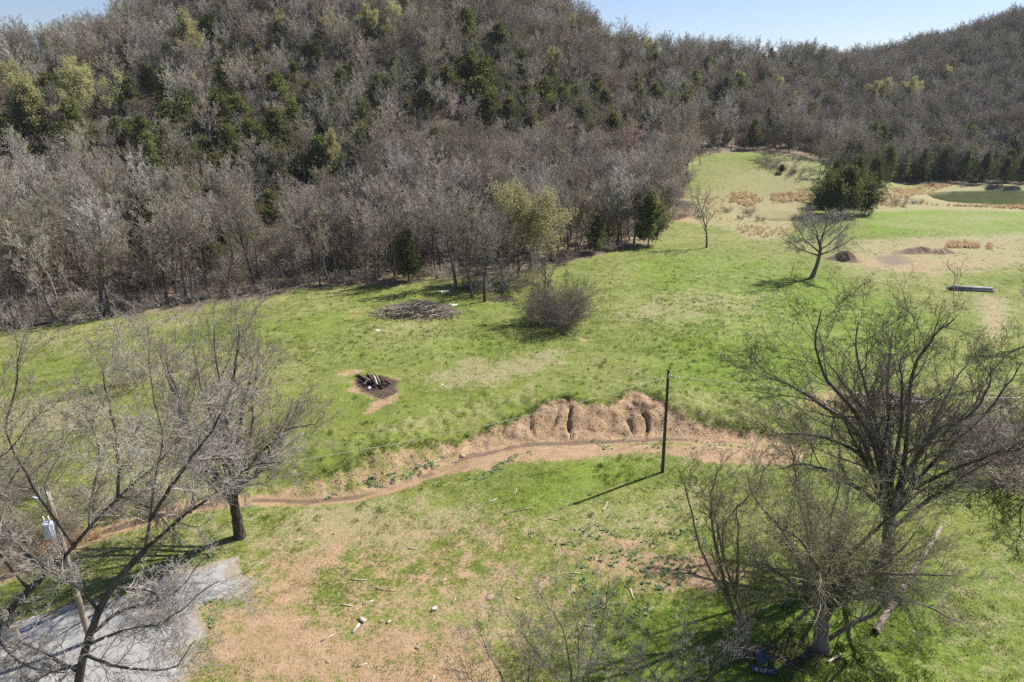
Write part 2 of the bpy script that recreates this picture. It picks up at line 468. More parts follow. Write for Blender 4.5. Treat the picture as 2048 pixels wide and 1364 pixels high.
def cedar_tree(seed, h=9.0, w=2.6, n=4200, rough=.25):
    """red cedar: a ragged cone of upswept sprays round a short trunk"""
    g = np.random.default_rng(seed)
    tr = Geo(); p, d, r = extend(np.array([[0, 0, -.3]]), np.array([[0, 0, 1.]]), np.array([h * .95]), np.array([.16]), 8, .03, .1, .12, g)
    tr.tubes(p, r, 5)
    nb = 150
    t = g.beta(1.1, 1.5, nb) * .95 + .03; az = g.random(nb) * 6.28
    prof = w * (1 - t) ** .75 * np.minimum(1, .45 + t * 4) * g.uniform(1 - 2.2 * rough, 1 + 1.3 * rough, nb)
    # lobes: uneven outline
    prof *= 1 + .25 * np.sin(az * 2 + g.random() * 6 + t * 5) + .15 * np.sin(az * 3 + t * 9)
    st = np.stack([np.zeros(nb), np.zeros(nb), t * h * .9 + .4], 1)
    dd = np.stack([np.cos(az), np.sin(az), .35 + .6 * t], 1)
    bp, bd, br = extend(st, dd, prof, np.full(nb, .03), 5, .1, .1, .3, g)
    tr.tubes(bp, br, 3)
    # sprays on branches
    per = n // nb; tt = g.uniform(.35, 1.08, (nb, per)); x = np.clip(tt * 4, 0, 3.999); j = x.astype(int); f = (x - j)[..., None]
    b = np.arange(nb)[:, None]
    P = (bp[b, j] * (1 - f) + bp[b, np.minimum(j + 1, 4)] * f).reshape(-1, 3)
    P = P + g.normal(0, .16 + .04 * w, P.shape)
    D = unit(bd[b, np.minimum(j + 1, 4)].reshape(-1, 3) + g.normal(0, .55, P.shape) + np.array([0, 0, .35]))
    m = len(P); L = g.uniform(.22, .52, m)[:, None] * (.7 + .1 * w); W = unit(np.cross(D, g.normal(0, 1, (m, 3)))) * L * .26
    mid = P + D * L * .5
    V = np.stack([P, mid + W, P + D * L, mid - W], 1).reshape(-1, 3)
    return tr, Geo().add(V, np.arange(4 * m).reshape(-1, 4))

def shrub(seed, h=2.2, w=2.0, stems=26, rm=.008, dens=1.0, tips=None):
    g = np.random.default_rng(seed); sg, tg = Geo(), Geo()
    az = g.random(stems) * 6.28; rr = g.random(stems) ** .5 * w * .35
    st = np.stack([np.cos(az) * rr, np.sin(az) * rr, np.full(stems, -.1)], 1)
    dd = np.stack([np.cos(az) * .6, np.sin(az) * .6, g.uniform(.6, 1.4, stems)], 1)
    l = h * g.uniform(.6, 1.25, stems)
    p, d, r = extend(st, dd, l, np.full(stems, .022), 6, .16, -.015, .3, g)
    sg.tubes(p, r, 3)
    K = lambda v: max(2, int(round(v * dens)))
    crown_levels(tg, p, d, r, l, [dict(k=K(8), a=.7, lr=.42, n=4, w=.25, up=0, rm=rm, t0=.15), dict(k=K(6), a=.7, lr=.5, n=3, w=.25, up=0, rm=rm * .8)], g, tips)
    return sg, tg

# ------------------------------------------------------------------ ground sheet
def axis(lo, hi, step, far_lo, far_hi, grow=1.12):
    a = list(np.arange(lo, hi + 1e-6, step)); s = step
    while a[-1] < far_hi: s = min(s * grow, 14); a.append(a[-1] + s)
    b = []; s = step; v = lo
    while v > far_lo: s = min(s * grow, 14); v -= s; b.append(v)
    return np.array(b[::-1] + a)
GX = axis(-36, 34, .2, -700, 900, 1.06)
_gy1 = list(np.arange(24, 72, .2)); _s = .2
while _gy1[-1] < 1100: _s = min(_s * 1.022, 14); _gy1.append(_gy1[-1] + _s)
_gy0 = []; _s = .2; _v = 24
while _v > -200: _s = min(_s * 1.25, 14); _v -= _s; _gy0.append(_v)
GY = np.array(_gy0[::-1] + _gy1)
XX, YY = np.meshgrid(GX, GY)
ZZ = Z(XX, YY)
nx, ny = len(GX), len(GY)

PX, PY = project(np.stack([XX, YY, ZZ], -1))       # only used to bring outlines, read off a plan, to their places on the ground

def world_poly(px):
    return np.array([hit(a, b)[:2] for a, b in px])

def poly_mask(P, soft, wob=.0):
    """1 inside a ground polygon, 0 outside, soft edge in metres, wobbling outline"""
    out = np.zeros_like(XX)
    x0, y0 = P.min(0) - soft - 3; x1, y1 = P.max(0) + soft + 3
    ix = np.where((GX > x0) & (GX < x1))[0]; iy = np.where((GY > y0) & (GY < y1))[0]
    if not len(ix) or not len(iy): return out
    sl = (slice(iy[0], iy[-1] + 1), slice(ix[0], ix[-1] + 1)); x = XX[sl]; y = YY[sl]
    inside = np.zeros(x.shape, bool); dmin = np.full(x.shape, 1e9)
    for (ax, ay), (bx, by) in zip(P, np.roll(P, -1, 0)):
        c = ((ay > y) != (by > y)) & (x < (bx - ax) * (y - ay) / (by - ay + 1e-12) + ax); inside ^= c
        dx, dy = bx - ax, by - ay; t = np.clip(((x - ax) * dx + (y - ay) * dy) / (dx * dx + dy * dy + 1e-9), 0, 1)
        dmin = np.minimum(dmin, np.hypot(x - ax - t * dx, y - ay - t * dy))
    sd = np.where(inside, dmin, -dmin) + wob * (fbm(x / 1.7, y / 1.7, 4) - .5) * 2
    out[sl] = sm(sd / soft * .5 + .5)
    return out

def zone(lst, extra=None):
    z = np.zeros_like(XX) if extra is None else extra
    for px, val, soft, wob in lst: z = np.maximum(z, val * poly_mask(world_poly(px), soft, wob))
    return z
R_ = np.hypot(XX, YY); TH_ = np.arctan2(XX, YY)
inwood = sm((R_ - foot_r(TH_) + 2 + (fbm(XX / 5, YY / 5, 3) - .5) * 9) / 5)
inwood = np.where(YY < 10, np.where(R_ > 75, inwood, 0), inwood)
dirt = zone([
    ([(985, 855), (915, 880), (830, 890), (745, 897), (720, 925), (640, 950), (545, 975), (500, 992), (520, 1008), (640, 1003), (720, 975), (830, 955), (900, 930), (985, 900)], .66, 1.2, 1.0),
    ([(1560, 872), (1480, 858), (1400, 842), (1345, 818), (1310, 792), (1262, 778), (1230, 797), (1215, 812), (1170, 808), (1130, 795), (1085, 808), (1060, 830), (985, 855), (930, 880), (900, 930), (1000, 897), (1100, 887), (1300, 887), (1560, 892)], 1, .8, .5),
    ([(950, 912), (1060, 893), (1200, 890), (1380, 890), (1600, 893), (1600, 935), (1440, 930), (1340, 912), (1270, 908), (1190, 920), (1090, 924), (1000, 930), (930, 950), (860, 950)], 1.05, 1.2, .9),
    ([(520, 1112), (620, 1092), (700, 1080), (715, 1110), (660, 1170), (640, 1210), (760, 1230), (860, 1240), (950, 1235), (970, 1290), (1000, 1400), (380, 1400), (400, 1265), (420, 1215), (480, 1195), (515, 1165)], .88, 4.0, 2.0),
    ([(1130, 1085), (1250, 1068), (1330, 1092), (1500, 1140), (1490, 1170), (1350, 1200), (1250, 1190), (1150, 1150), (1100, 1110)],  .7, 3, 1.5),
    ([(940, 1075), (1080, 1062), (1100, 1090), (1000, 1120), (930, 1110)], .5, 1.5, .8),
    ([(1290, 1120), (1400, 1110), (1500, 1145), (1490, 1180), (1330, 1190)], .9, 1.0, .6),
    ([(700, 762), (800, 758), (806, 800), (765, 820), (725, 830), (755, 800), (700, 782)], .85, .8, .6),
    ([(660, 740), (740, 735), (720, 750), (670, 752)], .6, .6, .4), ([(690, 620), (740, 615), (735, 640), (690, 640)], .5, 1.5, .8),
    ([(745, 640), (880, 600), (920, 610), (890, 650), (800, 655)], .45, 2, 1), ([(1145, 660), (1185, 690), (1160, 690)], .6, .6, .4),
    ([(1590, 770), (1860, 780), (1860, 840), (1700, 850), (1600, 830)], .6, 2, 1.2), ([(1330, 395), (1380, 400), (1390, 440), (1330, 440)], .8, 2, 1),
    ([(1680, 500), (1760, 505), (1830, 490), (1890, 515), (2070, 522), (2070, 548), (1900, 550), (1780, 552), (1680, 535)], .5, 8, 4), ([(1700, 510), (1780, 515), (1860, 525), (1860, 545), (1760, 545), (1690, 530)], .6, 5, 3),
    ([(0, 1090), (120, 1060), (260, 1040), (330, 1022), (335, 1040), (220, 1085), (100, 1130), (0, 1180), (-150, 1250), (-150, 1150)], .75, 1.2, .8),
    ([(1965, 590), (2000, 592), (2012, 640), (1990, 690), (1965, 640)], .6, 2, 1), ([(640, 1300), (1000, 1290), (1040, 1500), (600, 1500)], .95, 4, 1.5),
    ([(420, 1080), (720, 1010), (1000, 1010), (1150, 1060), (1400, 1060), (1500, 1130), (1480, 1210), (1200, 1230), (1100, 1400), (380, 1420), (420, 1210), (520, 1160)], .52, 7, 2), ([(560, 990), (760, 900), (1000, 900), (1080, 920), (960, 960), (700, 1010)], .45, 3, 1.5)])
d_c, s_c, p_c = seg_dist(XX, YY, CREEK)
cr_on = ((np.abs(XX) < 75) & (YY > 25) & (YY < 90))
dirt = np.maximum(dirt, np.where(cr_on, .9 * (1 - sm((d_c - .4) / 1.4)) * (1 - sm((XX - 20) / 10)), 0))
straw = zone([
    ([(600, 1020), (720, 1005), (960, 1010), (1010, 1090), (700, 1110), (520, 1130), (500, 1090)], .95, 4, 2), ([(1000, 1020), (1200, 1000), (1420, 960), (1480, 1060), (1300, 1110), (1050, 1120)], .6, 5, 2), ([(700, 1180), (1000, 1100), (1200, 1240), (1100, 1380), (700, 1300)], .6, 5, 2),
    ([(860, 755), (960, 720), (1140, 700), (1130, 720), (1000, 765), (890, 775)], .9, 4.5, 2.5),
    ([(1200, 610), (1380, 570), (1560, 590), (1540, 630), (1350, 660), (1230, 650)], .62, 9, 4),
    ([(0, 800), (200, 790), (220, 850), (60, 880), (0, 870)], 1.0, 3, 2), ([(20, 660), (450, 620), (430, 650), (40, 690)], .5, 3, 2),
    ([(1330, 330), (1640, 305), (1640, 400), (1480, 420), (1340, 400)], .6, 6, 4), ([(1350, 390), (1480, 395), (1620, 388), (1620, 440), (1560, 480), (1500, 485), (1450, 460), (1340, 440)], .8, 4, 3),
    ([(1720, 480), (2070, 465), (2070, 530), (1870, 552), (1800, 550), (1690, 530)], .95, 6, 3), ([(1720, 400), (1850, 385), (2070, 412), (2070, 425), (1850, 420), (1730, 425)], .8, 3, 2), ([(1840, 376), (1900, 366), (2080, 364), (2080, 384), (1870, 388)], .75, 3, 2),
    ([(1960, 590), (2005, 590), (2015, 640), (1995, 690), (1960, 640)], 1.1, 1.5, 1), ([(1600, 500), (1900, 540), (1920, 600), (1700, 570)], .45, 6, 2),
    ([(700, 860), (1100, 750), (1110, 790), (760, 890)], .5, 4, 2), ([(1850, 1100), (2100, 1050), (2100, 1400), (1900, 1400)], .5, 4, 2)])
straw = np.maximum(straw, .30 + .34 * (fbm(XX / 14, YY / 14, 3) - .5) * 2)
lush = zone([([(1250, 520), (1300, 640), (1250, 780), (1560, 830), (1800, 900), (1900, 640), (1700, 560), (1450, 500)], .85, 8, 4), ([(1720, 415), (2070, 425), (2070, 470), (1740, 470)], 1.1, 4, 2), ([(1230, 905), (1330, 920), (1330, 960), (1200, 1000), (1050, 1060), (1000, 1010), (1100, 930)], .7, 2, 1),
             ([(560, 650), (700, 600), (900, 660), (1180, 690), (860, 720), (640, 740)], .6, 5, 3), ([(1300, 1200), (1600, 1100), (2100, 1100), (2100, 1420), (1100, 1420)], .8, 3, 2)])
wet = np.where(cr_on, 1 - sm((d_c - .12 - .5 * (fbm(XX/1.5, YY/1.5, 3) - .5)) / .5), 0) * (.35 + .65 * sm((fbm(XX / 3.5 + 4, YY / 3.5, 3) - .38) / .2))
wet = np.maximum(wet, zone([([(1740, 512), (1800, 505), (1830, 525), (1770, 540)], .8, 1.5, 1),                             ([(1345, 395), (1380, 400), (1390, 435), (1340, 435)], .8, 2, 1)]))
burn = zone([([(712, 752), (762, 750), (800, 762), (798, 785), (768, 802), (735, 790), (710, 772)], 1, .7, .5)])
# the paved pad
PAD = [(-140, 1270), (0, 1252), (150, 1206), (255, 1188), (312, 1155), (400, 1132), (478, 1113), (486, 1144), (513, 1166), (482, 1196), (430, 1200), (398, 1218), (416, 1255), (385, 1300), (368, 1400), (340, 1500), (-140, 1500)]
PADW = world_poly(PAD)
pad = poly_mask(PADW, .25, .22)

V = np.stack([XX, YY, ZZ], -1).reshape(-1, 3)
ii = np.arange(nx * ny).reshape(ny, nx)
Q = np.stack([ii[:-1, :-1], ii[:-1, 1:], ii[1:, 1:], ii[1:, :-1]], -1).reshape(-1, 4)
gm, nt, b = mat('ground_cover')
gme = mesh('ground', V, Q, None, [gm])
def attr(me, name, r, g, bl, a):
    at_ = me.color_attributes.new(name, 'FLOAT_COLOR', 'POINT')
    at_.data.foreach_set('color', np.stack([r, g, bl, a], -1).astype(np.float32).ravel())
attr(gme, 'zone_a', dirt, straw, inwood, lush); attr(gme, 'zone_b', wet, burn, pad, np.ones_like(wet))
ground = tag(link('ground', gme), 'rolling pasture with bare orange soil, straw patches and leaf litter under the wood', kind='structure')

geo = N(nt, 'ShaderNodeNewGeometry'); pos = geo.outputs['Position']
za = N(nt, 'ShaderNodeVertexColor', layer_name='zone_a'); zb = N(nt, 'ShaderNodeVertexColor', layer_name='zone_b')
sa = N(nt, 'ShaderNodeSeparateColor'); nt.links.new(za.outputs[0], sa.inputs[0])
sb = N(nt, 'ShaderNodeSeparateColor'); nt.links.new(zb.outputs[0], sb.inputs[0])
nA = noise(nt, .12, 5, .6, pos); nB = noise(nt, .8, 6, .68, pos); nC = noise(nt, 5, 5, .7, pos); nD = noise(nt, 22, 4, .75, pos); nE = noise(nt, .35, 6, .65, pos, 1.0)
mixn = mth(nt, 'ADD', mth(nt, 'MULTIPLY', nB, .38), mth(nt, 'ADD', mth(nt, 'MULTIPLY', nC, .36), mth(nt, 'MULTIPLY', nD, .26)))   # ~.5
brk = mth(nt, 'MULTIPLY', mth(nt, 'SUBTRACT', mixn, .5), 4.2)
grass_c = ramp(nt, mth(nt, 'ADD', mth(nt, 'MULTIPLY', nA, .45), mth(nt, 'MULTIPLY', nC, .55)), [(.32, (.075, .112, .016)), (.47, (.138, .172, .028)), (.6, (.195, .213, .05)), (.72, (.27, .258, .1))])
lush_c = ramp(nt, mth(nt, 'ADD', mth(nt, 'MULTIPLY', nE, .5), mth(nt, 'MULTIPLY', nC, .5)), [(.34, (.066, .122, .010)), (.5, (.126, .196, .017)), (.66, (.18, .238, .032))])
straw_c = ramp(nt, mth(nt, 'ADD', mth(nt, 'MULTIPLY', nC, .6), mth(nt, 'MULTIPLY', nD, .4)), [(.33, (.17, .145, .07)), (.5, (.29, .245, .13)), (.68, (.40, .345, .21))])
dirt_c = ramp(nt, mth(nt, 'ADD', mth(nt, 'MULTIPLY', nB, .4), mth(nt, 'ADD', mth(nt, 'MULTIPLY', nC, .3), mth(nt, 'MULTIPLY', nD, .3))), [(.34, (.145, .09, .05)), (.46, (.295, .193, .108)), (.58, (.395, .275, .166)), (.72, (.5, .395, .28))])
litter_c = ramp(nt, mth(nt, 'ADD', mth(nt, 'MULTIPLY', nE, .6), mth(nt, 'MULTIPLY', nC, .4)), [(.33, (.09, .066, .042)), (.48, (.185, .14, .092)), (.58, (.23, .19, .115)), (.7, (.15, .155, .065))])
mud_c = ramp(nt, nC, [(.3, (.10, .065, .038)), (.7, (.21, .145, .095))])
burn_c = ramp(nt, nC, [(.3, (.014, .013, .013)), (.46, (.04, .032, .028)), (.58, (.12, .072, .045)), (.72, (.19, .13, .09))])
asph_c = ramp(nt, mth(nt, 'ADD', mth(nt, 'MULTIPLY', nD, .55), mth(nt, 'MULTIPLY', nB, .45)), [(.3, (.2, .2, .21)), (.5, (.28, .28, .285)), (.7, (.36, .355, .35))])
dA, dS, dW = sa.outputs[0], sa.outputs[1], sa.outputs[2]
f_l = sstep(nt, mth(nt, 'ADD', za.outputs[1], brk), .42, .75)
c = mixc(nt, f_l, grass_c, lush_c)
f_s = sstep(nt, mth(nt, 'ADD', dS, brk), .24, .78)
c = mixc(nt, mth(nt, 'MULTIPLY', f_s, .85), c, straw_c)
f_w = sstep(nt, mth(nt, 'ADD', dW, mth(nt, 'MULTIPLY', brk, .8)), .35, .65)
c = mixc(nt, f_w, c, litter_c)
f_d = sstep(nt, mth(nt, 'ADD', dA, brk), .38, .78)
c = mixc(nt, f_d, c, dirt_c)
f_wet = sstep(nt, mth(nt, 'ADD', sb.outputs[0], mth(nt, 'MULTIPLY', brk, .5)), .35, .85)
c = mixc(nt, f_wet, c, mud_c)
f_b = sstep(nt, mth(nt, 'ADD', sb.outputs[1], mth(nt, 'MULTIPLY', brk, .9)), .3, .9)
c = mixc(nt, f_b, c, burn_c)
nt.links.new(c, b.inputs['Base Color'])
nt.links.new(mth(nt, 'MULTIPLY_ADD', f_wet, -.3, .92), b.inputs['Roughness'])
bump(nt, b, mth(nt, 'ADD', mth(nt, 'MULTIPLY', nB, .8), mth(nt, 'ADD', mth(nt, 'MULTIPLY', nC, .6), mth(nt, 'MULTIPLY', nD, .4))), .7, .16)

# the paved pad lies on the ground as a thin sheet of its own, with a ragged edge
def sheet(name, maskfn, x0, x1, y0, y1, step, lift, m, label):
    xs = np.arange(x0, x1, step); ys = np.arange(y0, y1, step); X, Y = np.meshgrid(xs, ys); keep = maskfn(X, Y)
    zz = Z(X, Y) + lift; id_ = np.arange(X.size).reshape(X.shape)
    k = keep[:-1, :-1] & keep[1:, :-1] & keep[:-1, 1:] & keep[1:, 1:]
    q = np.stack([id_[:-1, :-1], id_[:-1, 1:], id_[1:, 1:], id_[1:, :-1]], -1)[k]
    us, inv = np.unique(q.ravel(), return_inverse=True)
    VV = np.stack([X, Y, zz], -1).reshape(-1, 3)[us]; me = mesh(name, VV, inv.reshape(-1, 4), None, [m])
    e_ = np.clip(sdf(PADW, VV[:, 0], VV[:, 1]) / 2.2, 0, 1); attr(me, 'edge', e_, e_, e_, np.ones(len(VV)))
    return tag(link(name, me), label, kind='structure')

def sdf(P, x, y):
    inside = np.zeros(np.shape(x), bool); dmin = np.full(np.shape(x), 1e9)
    for (ax, ay), (bx, by) in zip(P, np.roll(P, -1, 0)):
        cc = ((ay > y) != (by > y)) & (x < (bx - ax) * (y - ay) / (by - ay + 1e-12) + ax); inside ^= cc
        dx, dy = bx - ax, by - ay; t = np.clip(((x - ax) * dx + (y - ay) * dy) / (dx * dx + dy * dy + 1e-9), 0, 1)
        dmin = np.minimum(dmin, np.hypot(x - ax - t * dx, y - ay - t * dy))
    return np.where(inside, dmin, -dmin)
am, ant, ab = mat('old_asphalt')
ag = N(ant, 'ShaderNodeNewGeometry').outputs['Position']
a1 = noise(ant, 40, 3, .8, ag); a2 = noise(ant, .7, 5, .65, ag); a3 = noise(ant, 6, 4, .7, ag)
ac = ramp(ant, mth(ant, 'ADD', mth(ant, 'MULTIPLY', a1, .35), mth(ant, 'ADD', mth(ant, 'MULTIPLY', a2, .4), mth(ant, 'MULTIPLY', a3, .25))), [(.36, (.15, .147, .143)), (.47, (.275, .267, .258)), (.58, (.345, .334, .318)), (.68, (.34, .28, .21))])
vor = N(ant, 'ShaderNodeTexVoronoi', feature='DISTANCE_TO_EDGE'); vor.inputs['Scale'].default_value = .42; vmx = N(ant, 'ShaderNodeVectorMath', operation='ADD'); vns = N(ant, 'ShaderNodeTexNoise'); vns.inputs['Scale'].default_value = 1.2; vns.inputs['Detail'].default_value = 4
ant.links.new(ag, vns.inputs['Vector']); ant.links.new(ag, vmx.inputs[0]); ant.links.new(vns.outputs['Color'], vmx.inputs[1]); ant.links.new(vmx.outputs[0], vor.inputs['Vector'])
crk = N(ant, 'ShaderNodeMapRange'); ant.links.new(vor.outputs['Distance'], crk.inputs[0]); crk.inputs[1].default_value = .004; crk.inputs[2].default_value = .018; crk.inputs[3].default_value = .75; crk.inputs[4].default_value = 0
ac = mixc(ant, crk.outputs[0], ac, (.1, .09, .07))
edg = N(ant, 'ShaderNodeVertexColor', layer_name='edge'); esep = N(ant, 'ShaderNodeSeparateColor'); ant.links.new(edg.outputs[0], esep.inputs[0])
ef = sstep(ant, mth(ant, 'ADD', esep.outputs[0], mth(ant, 'MULTIPLY', mth(ant, 'SUBTRACT', a2, .5), 2.4)), .05, .5)
ac = mixc(ant, mth(ant, 'MULTIPLY', mth(ant, 'SUBTRACT', 1.0, ef), .85), ac, ramp(ant, a3, [(.3, (.17, .12, .075)), (.5, (.3, .24, .17)), (.7, (.2, .2, .09))]))
ant.links.new(ac, ab.inputs['Base Color']); bump(ant, ab, mth(ant, 'ADD', a1, mth(ant, 'MULTIPLY', a3, .5)), .4, .02)
sheet('asphalt_pad', lambda X, Y: sdf(PADW, X, Y) + .55 * (fbm(X / .6, Y / .6, 4) - .5) + .5 * (fbm(X / 2.5, Y / 2.5, 2) - .5) > 0, -48, -14, 16, 39, .11, .012, am, 'worn pale grey asphalt pad with ragged edge')

# water: creek, small pond, pond
def water_mat(name, c0, c1, rough, wob):
    m, nt, b = mat(name); g_ = N(nt, 'ShaderNodeNewGeometry').outputs['Position']
    f = noise(nt, .3, 3, .6, g_); nt.links.new(ramp(nt, f, [(.35, c0), (.65, c1)]), b.inputs['Base Color'])
    b.inputs['Roughness'].default_value = rough; b.inputs['Specular IOR Level'].default_value = .5
    bump(nt, b, noise(nt, 2.5, 3, .6, g_), wob, .03); return m
wm = water_mat('green_pond_water', (.1, .122, .055), (.135, .155, .072), .1, .12)
bm_ = water_mat('muddy_creek_water', (.15, .085, .04), (.24, .14, .075), .15, .1)
def pond(name, i, lift, label, m):
    mx, my, a, bb, hh = PONDS[i]
    zc = float(np.median(Z(np.array([mx + a * .98, mx - a * .98, mx, mx]), np.array([my, my, my + bb, my - bb])))) - lift
    n = 64; an = np.linspace(0, 2 * math.pi, n, endpoint=False)
    rr = 1.12
    Vv = np.vstack([[mx, my, zc], np.stack([mx + a * rr * np.cos(an), my + bb * rr * np.sin(an), np.full(n, zc)], 1)])
    T = [(0, k + 1, (k + 1) % n + 1) for k in range(n)]
    return tag(link(name, mesh(name, Vv, None, T, [m], smooth=False)), label, kind='structure')
pond('pond_water', 0, .5, 'green still water of the pond below the far wood', wm)
pond('backwater', 1, .7, 'small still green backwater beside the cedar clump', wm)
cl = smooth_line([(x, y, 0) for x, y in CREEK], 260)
tang = unit(np.gradient(cl, axis=0)); nrm = np.stack([-tang[:, 1], tang[:, 0], 0 * tang[:, 0]], 1)
wdt = (.14 + .3 * fbm(np.arange(260) * .12, np.zeros(260), 2))[:, None]
L_ = cl + nrm * wdt; R2 = cl - nrm * wdt
zz = Z(cl[:, 0], cl[:, 1]); zz = np.convolve(np.pad(zz, 6, 'edge'), np.ones(13) / 13, 'valid') - .02
L_[:, 2] = zz; R2[:, 2] = zz
Vv = np.vstack([L_, R2]); q = [(k, k + 260, k + 261, k + 1) for k in range(259)]
tag(link('creek_water', mesh('creek_water', Vv, q, None, [bm_])), 'thin muddy creek winding below the eroded bank', kind='structure')

# ------------------------------------------------------------------ tree prototypes
NV = 8
BARE = []
for k in range(NV):
    tr, cr = wild_tree(100 + k, h=[13, 14, 12, 15, 13, 14, 12.5, 13.5][k], spread=[1, .95, 1.1, .9, 1.05, 1, 1.15, .9][k], limbs=8, fork=[.36, .44, .33, .45, .38, .4, .3, .46][k], rtrunk=.17, rm=.0155, dens=.95, up=[.12, .16, .1, .18, .1, .14, .08, .15][k])
    tw = ['twig_grey', 'twig_brown', 'twig_olive', 'twig_violet', 'twig_brown', 'twig_grey', 'twig_olive', 'twig_brown'][k]
    BARE.append((tr.me('bare_trunk', M['bark_tan'] if k % 2 else M['bark_dark']), cr.me('bare_crown', M[tw])))
CED = []
for k in range(5):
    tr, cr = cedar_tree(200 + k, h=[9, 10, 8, 11, 7.5][k], w=[2.7, 2.4, 2.9, 3.0, 2.3][k], n=4400)
    CED.append((tr.me('cedar_trunk', M['bark_tan']), cr.me('cedar_crown', M['cedar'])))
BUD = []
for k in range(3):
    tips = []
    tr, cr = wild_tree(300 + k, h=12, spread=1.15, limbs=9, fork=.25, rtrunk=.16, rm=.016, dens=.75, tips=tips)
    lv = leaves_on(tips, 11000, .13, np.random.default_rng(k), .3)
    BUD.append((tr.me('budding_trunk', M['bark_tan']), cr.me('budding_twigs', M['twig_olive']), lv.me('budding_leaves', M['bud'])))
PINK = []
tr, cr = wild_tree(330, h=8.5, spread=1.25, limbs=9, fork=.2, rtrunk=.12, rm=.02, dens=.95)
PINK.append((tr.me('pink_trunk', M['bark_tan']), cr.me('pink_crown', M['twig_pink'])))
SHR = []
for k in range(4):
    sg, tg = shrub(400 + k, h=[2.6, 2.0, 3.2, 1.6][k], w=[2.6, 2.4, 3.0, 2.6][k], stems=34, rm=.012)
    SHR.append((sg.me('shrub_stems', M['bramble']), tg.me('shrub_twigs', M['bramble'] if k % 2 else M['twig_brown'])))

def place(name, protos, partnames, k, label, cat, loc, group=None, rz=None, sc=1.0):
    r = thing(name, label, cat, loc, group, RNG.random() * 6.28 if rz is None else rz, sc)
    for me, pn in zip(protos[k], partnames): link(pn, me, r)
    return r

# ------------------------------------------------------------------ the woods
cedar_px = [(82,109),(164,137),(212,144),(110,161),(102,191),(297,157),(335,185),(393,171),(455,181),(445,219),(441,253),(290,284),(267,267),(185,284),(126,294),(458,290),(386,304),
 (479,318),(554,284),(581,301),(615,328),(646,260),(420,72),(560,79),(640,72),(633,116),(615,106),(554,191),(684,178),(694,140),(540,400),(7,280),(438,113),(441,147),(506,154),
 (728,72),(824,120),(902,116),(940,120),(974,123),(930,147),(942,160),(981,89),(998,99),(1012,62),(1029,79),(933,62),(892,171),(971,178),(998,164),(1015,185),(1042,147),(981,226),
 (1019,236),(1053,209),(1077,185),(1121,178),(1125,205),(1166,239),(1227,250),(1255,219),(1190,181),(871,284),(728,297),(687,195),(1217,45),(1241,51),(1282,58),(1313,75),(1347,79),
 (1330,154),(1364,171),(1340,219),(1367,212),(1302,239),(1244,133),(1355,85),(1382,147),(1369,164),(1403,178),(1433,116),(1485,116),(1461,103),(1553,144),(1567,123),(1529,103),
 (1512,198),(1481,212),(1451,198),(1430,233),(1382,225),(1567,246),(1628,253),(1618,239),(1669,280),(1594,164),(1622,157),(1758,287),(1776,335),(1827,340),(1882,300),(1892,335),
 (1854,335),(2025,301),(1984,308),(1936,285),(2015,342),(2042,328),(1970,340),(1935,330),(1740,300),(1715,310),(1545,90),(1575,88),(1510,120),(1415,140),(1440,150),(1520,150),(1540,180),(1600,130),(1500,95),(240,175),(360,200),(420,205),(520,300),(500,275),(150,275),(240,285),(330,295),(840,140),(1090,200),(1100,160),(960,200)]
cedar_px += [(60,265),(30,300),(205,215),(265,215),(340,250),(375,235),(410,290),(350,310),(300,320),(430,330),(480,240),(520,255),(560,330),(590,270),(640,330),(660,220),(620,185),(590,140),(520,120),(480,95),(720,240),(760,180),(790,150),(850,170),(860,200),(810,215),(1060,240),(1090,150),(1140,150),(1150,200),(1210,215),(1280,200),(1270,160),(1310,130),(1310,190),(1390,180),(1420,200),(1450,170),(1400,100),(1430,85),(1475,190),(1570,200),(1600,250),(1540,240),(1640,220),(1650,180),(230,140),(265,120),(140,125),(30,235)]
bud_px = [(360,85,1.5),(180,185,1.35),(45,205,1.3),(735,48,1.0),(800,42,1.0),(662,66,.9),(1738,187,1.1),(1765,180,1.0),(1830,187,1.2),(1795,183,.9),(1558,170,.8),(1592,212,.9),(1475,165,.9),(1300,100,.9),(110,30,1.2),(650,300,.9),(1105,120,.7),(1330,105,.7),(20,160,1.0),(1145,55,.8),(560,60,.8),(1900,150,1.0),(1865,60,1.1)]
pink_px = [(1262,283,1.1),(1505,160,.9),(1852,285,1.0),(1700,150,.8),(985,60,.8),(900,210,.8)]
green_zone = []
taken = []       # (x, y, radius)
HAND = []
for i, (px, py) in enumerate(cedar_px):
    p = hit(px, py, 4.2); k = i % 5; sc = RNG.uniform(.7, 1.3)
    if px > 1700 and py > 270: sc *= 1.3
    zone_l = ('on the left hillside' if px < 680 else 'on the middle of the hillside' if px < 1200 else 'on the ridge saddle above the meadow' if py < 260 else 'in the dark row behind the pond')
    _r = place('cedar_tree', CED, ('trunk', 'crown'), k, 'dark green cedar standing among bare trees ' + zone_l, 'cedar tree', p, 'cedars ' + zone_l, sc=(sc * 1.55, sc * 1.55, sc * 1.0))
    taken.append((p[0], p[1], 2.6, px, py)); HAND.append((_r, px, py, 'dark green cedar'))
for i, (px, py, sc) in enumerate(bud_px):
    p = hit(px, py, 8 * sc)
    _r = place('budding_tree', BUD, ('trunk', 'twigs', 'leaves'), i % 3, 'rounded tree hazed with pale yellow-green buds ' + ('on the left hillside' if px < 700 else 'on the right-hand wooded slope'), 'tree', p, 'budding trees ' + ('on the left hillside' if px < 700 else 'on the right slope'), sc=sc)
    taken.append((p[0], p[1], 3.5, px, py)); HAND.append((_r, px, py, 'yellow-green budding tree'))
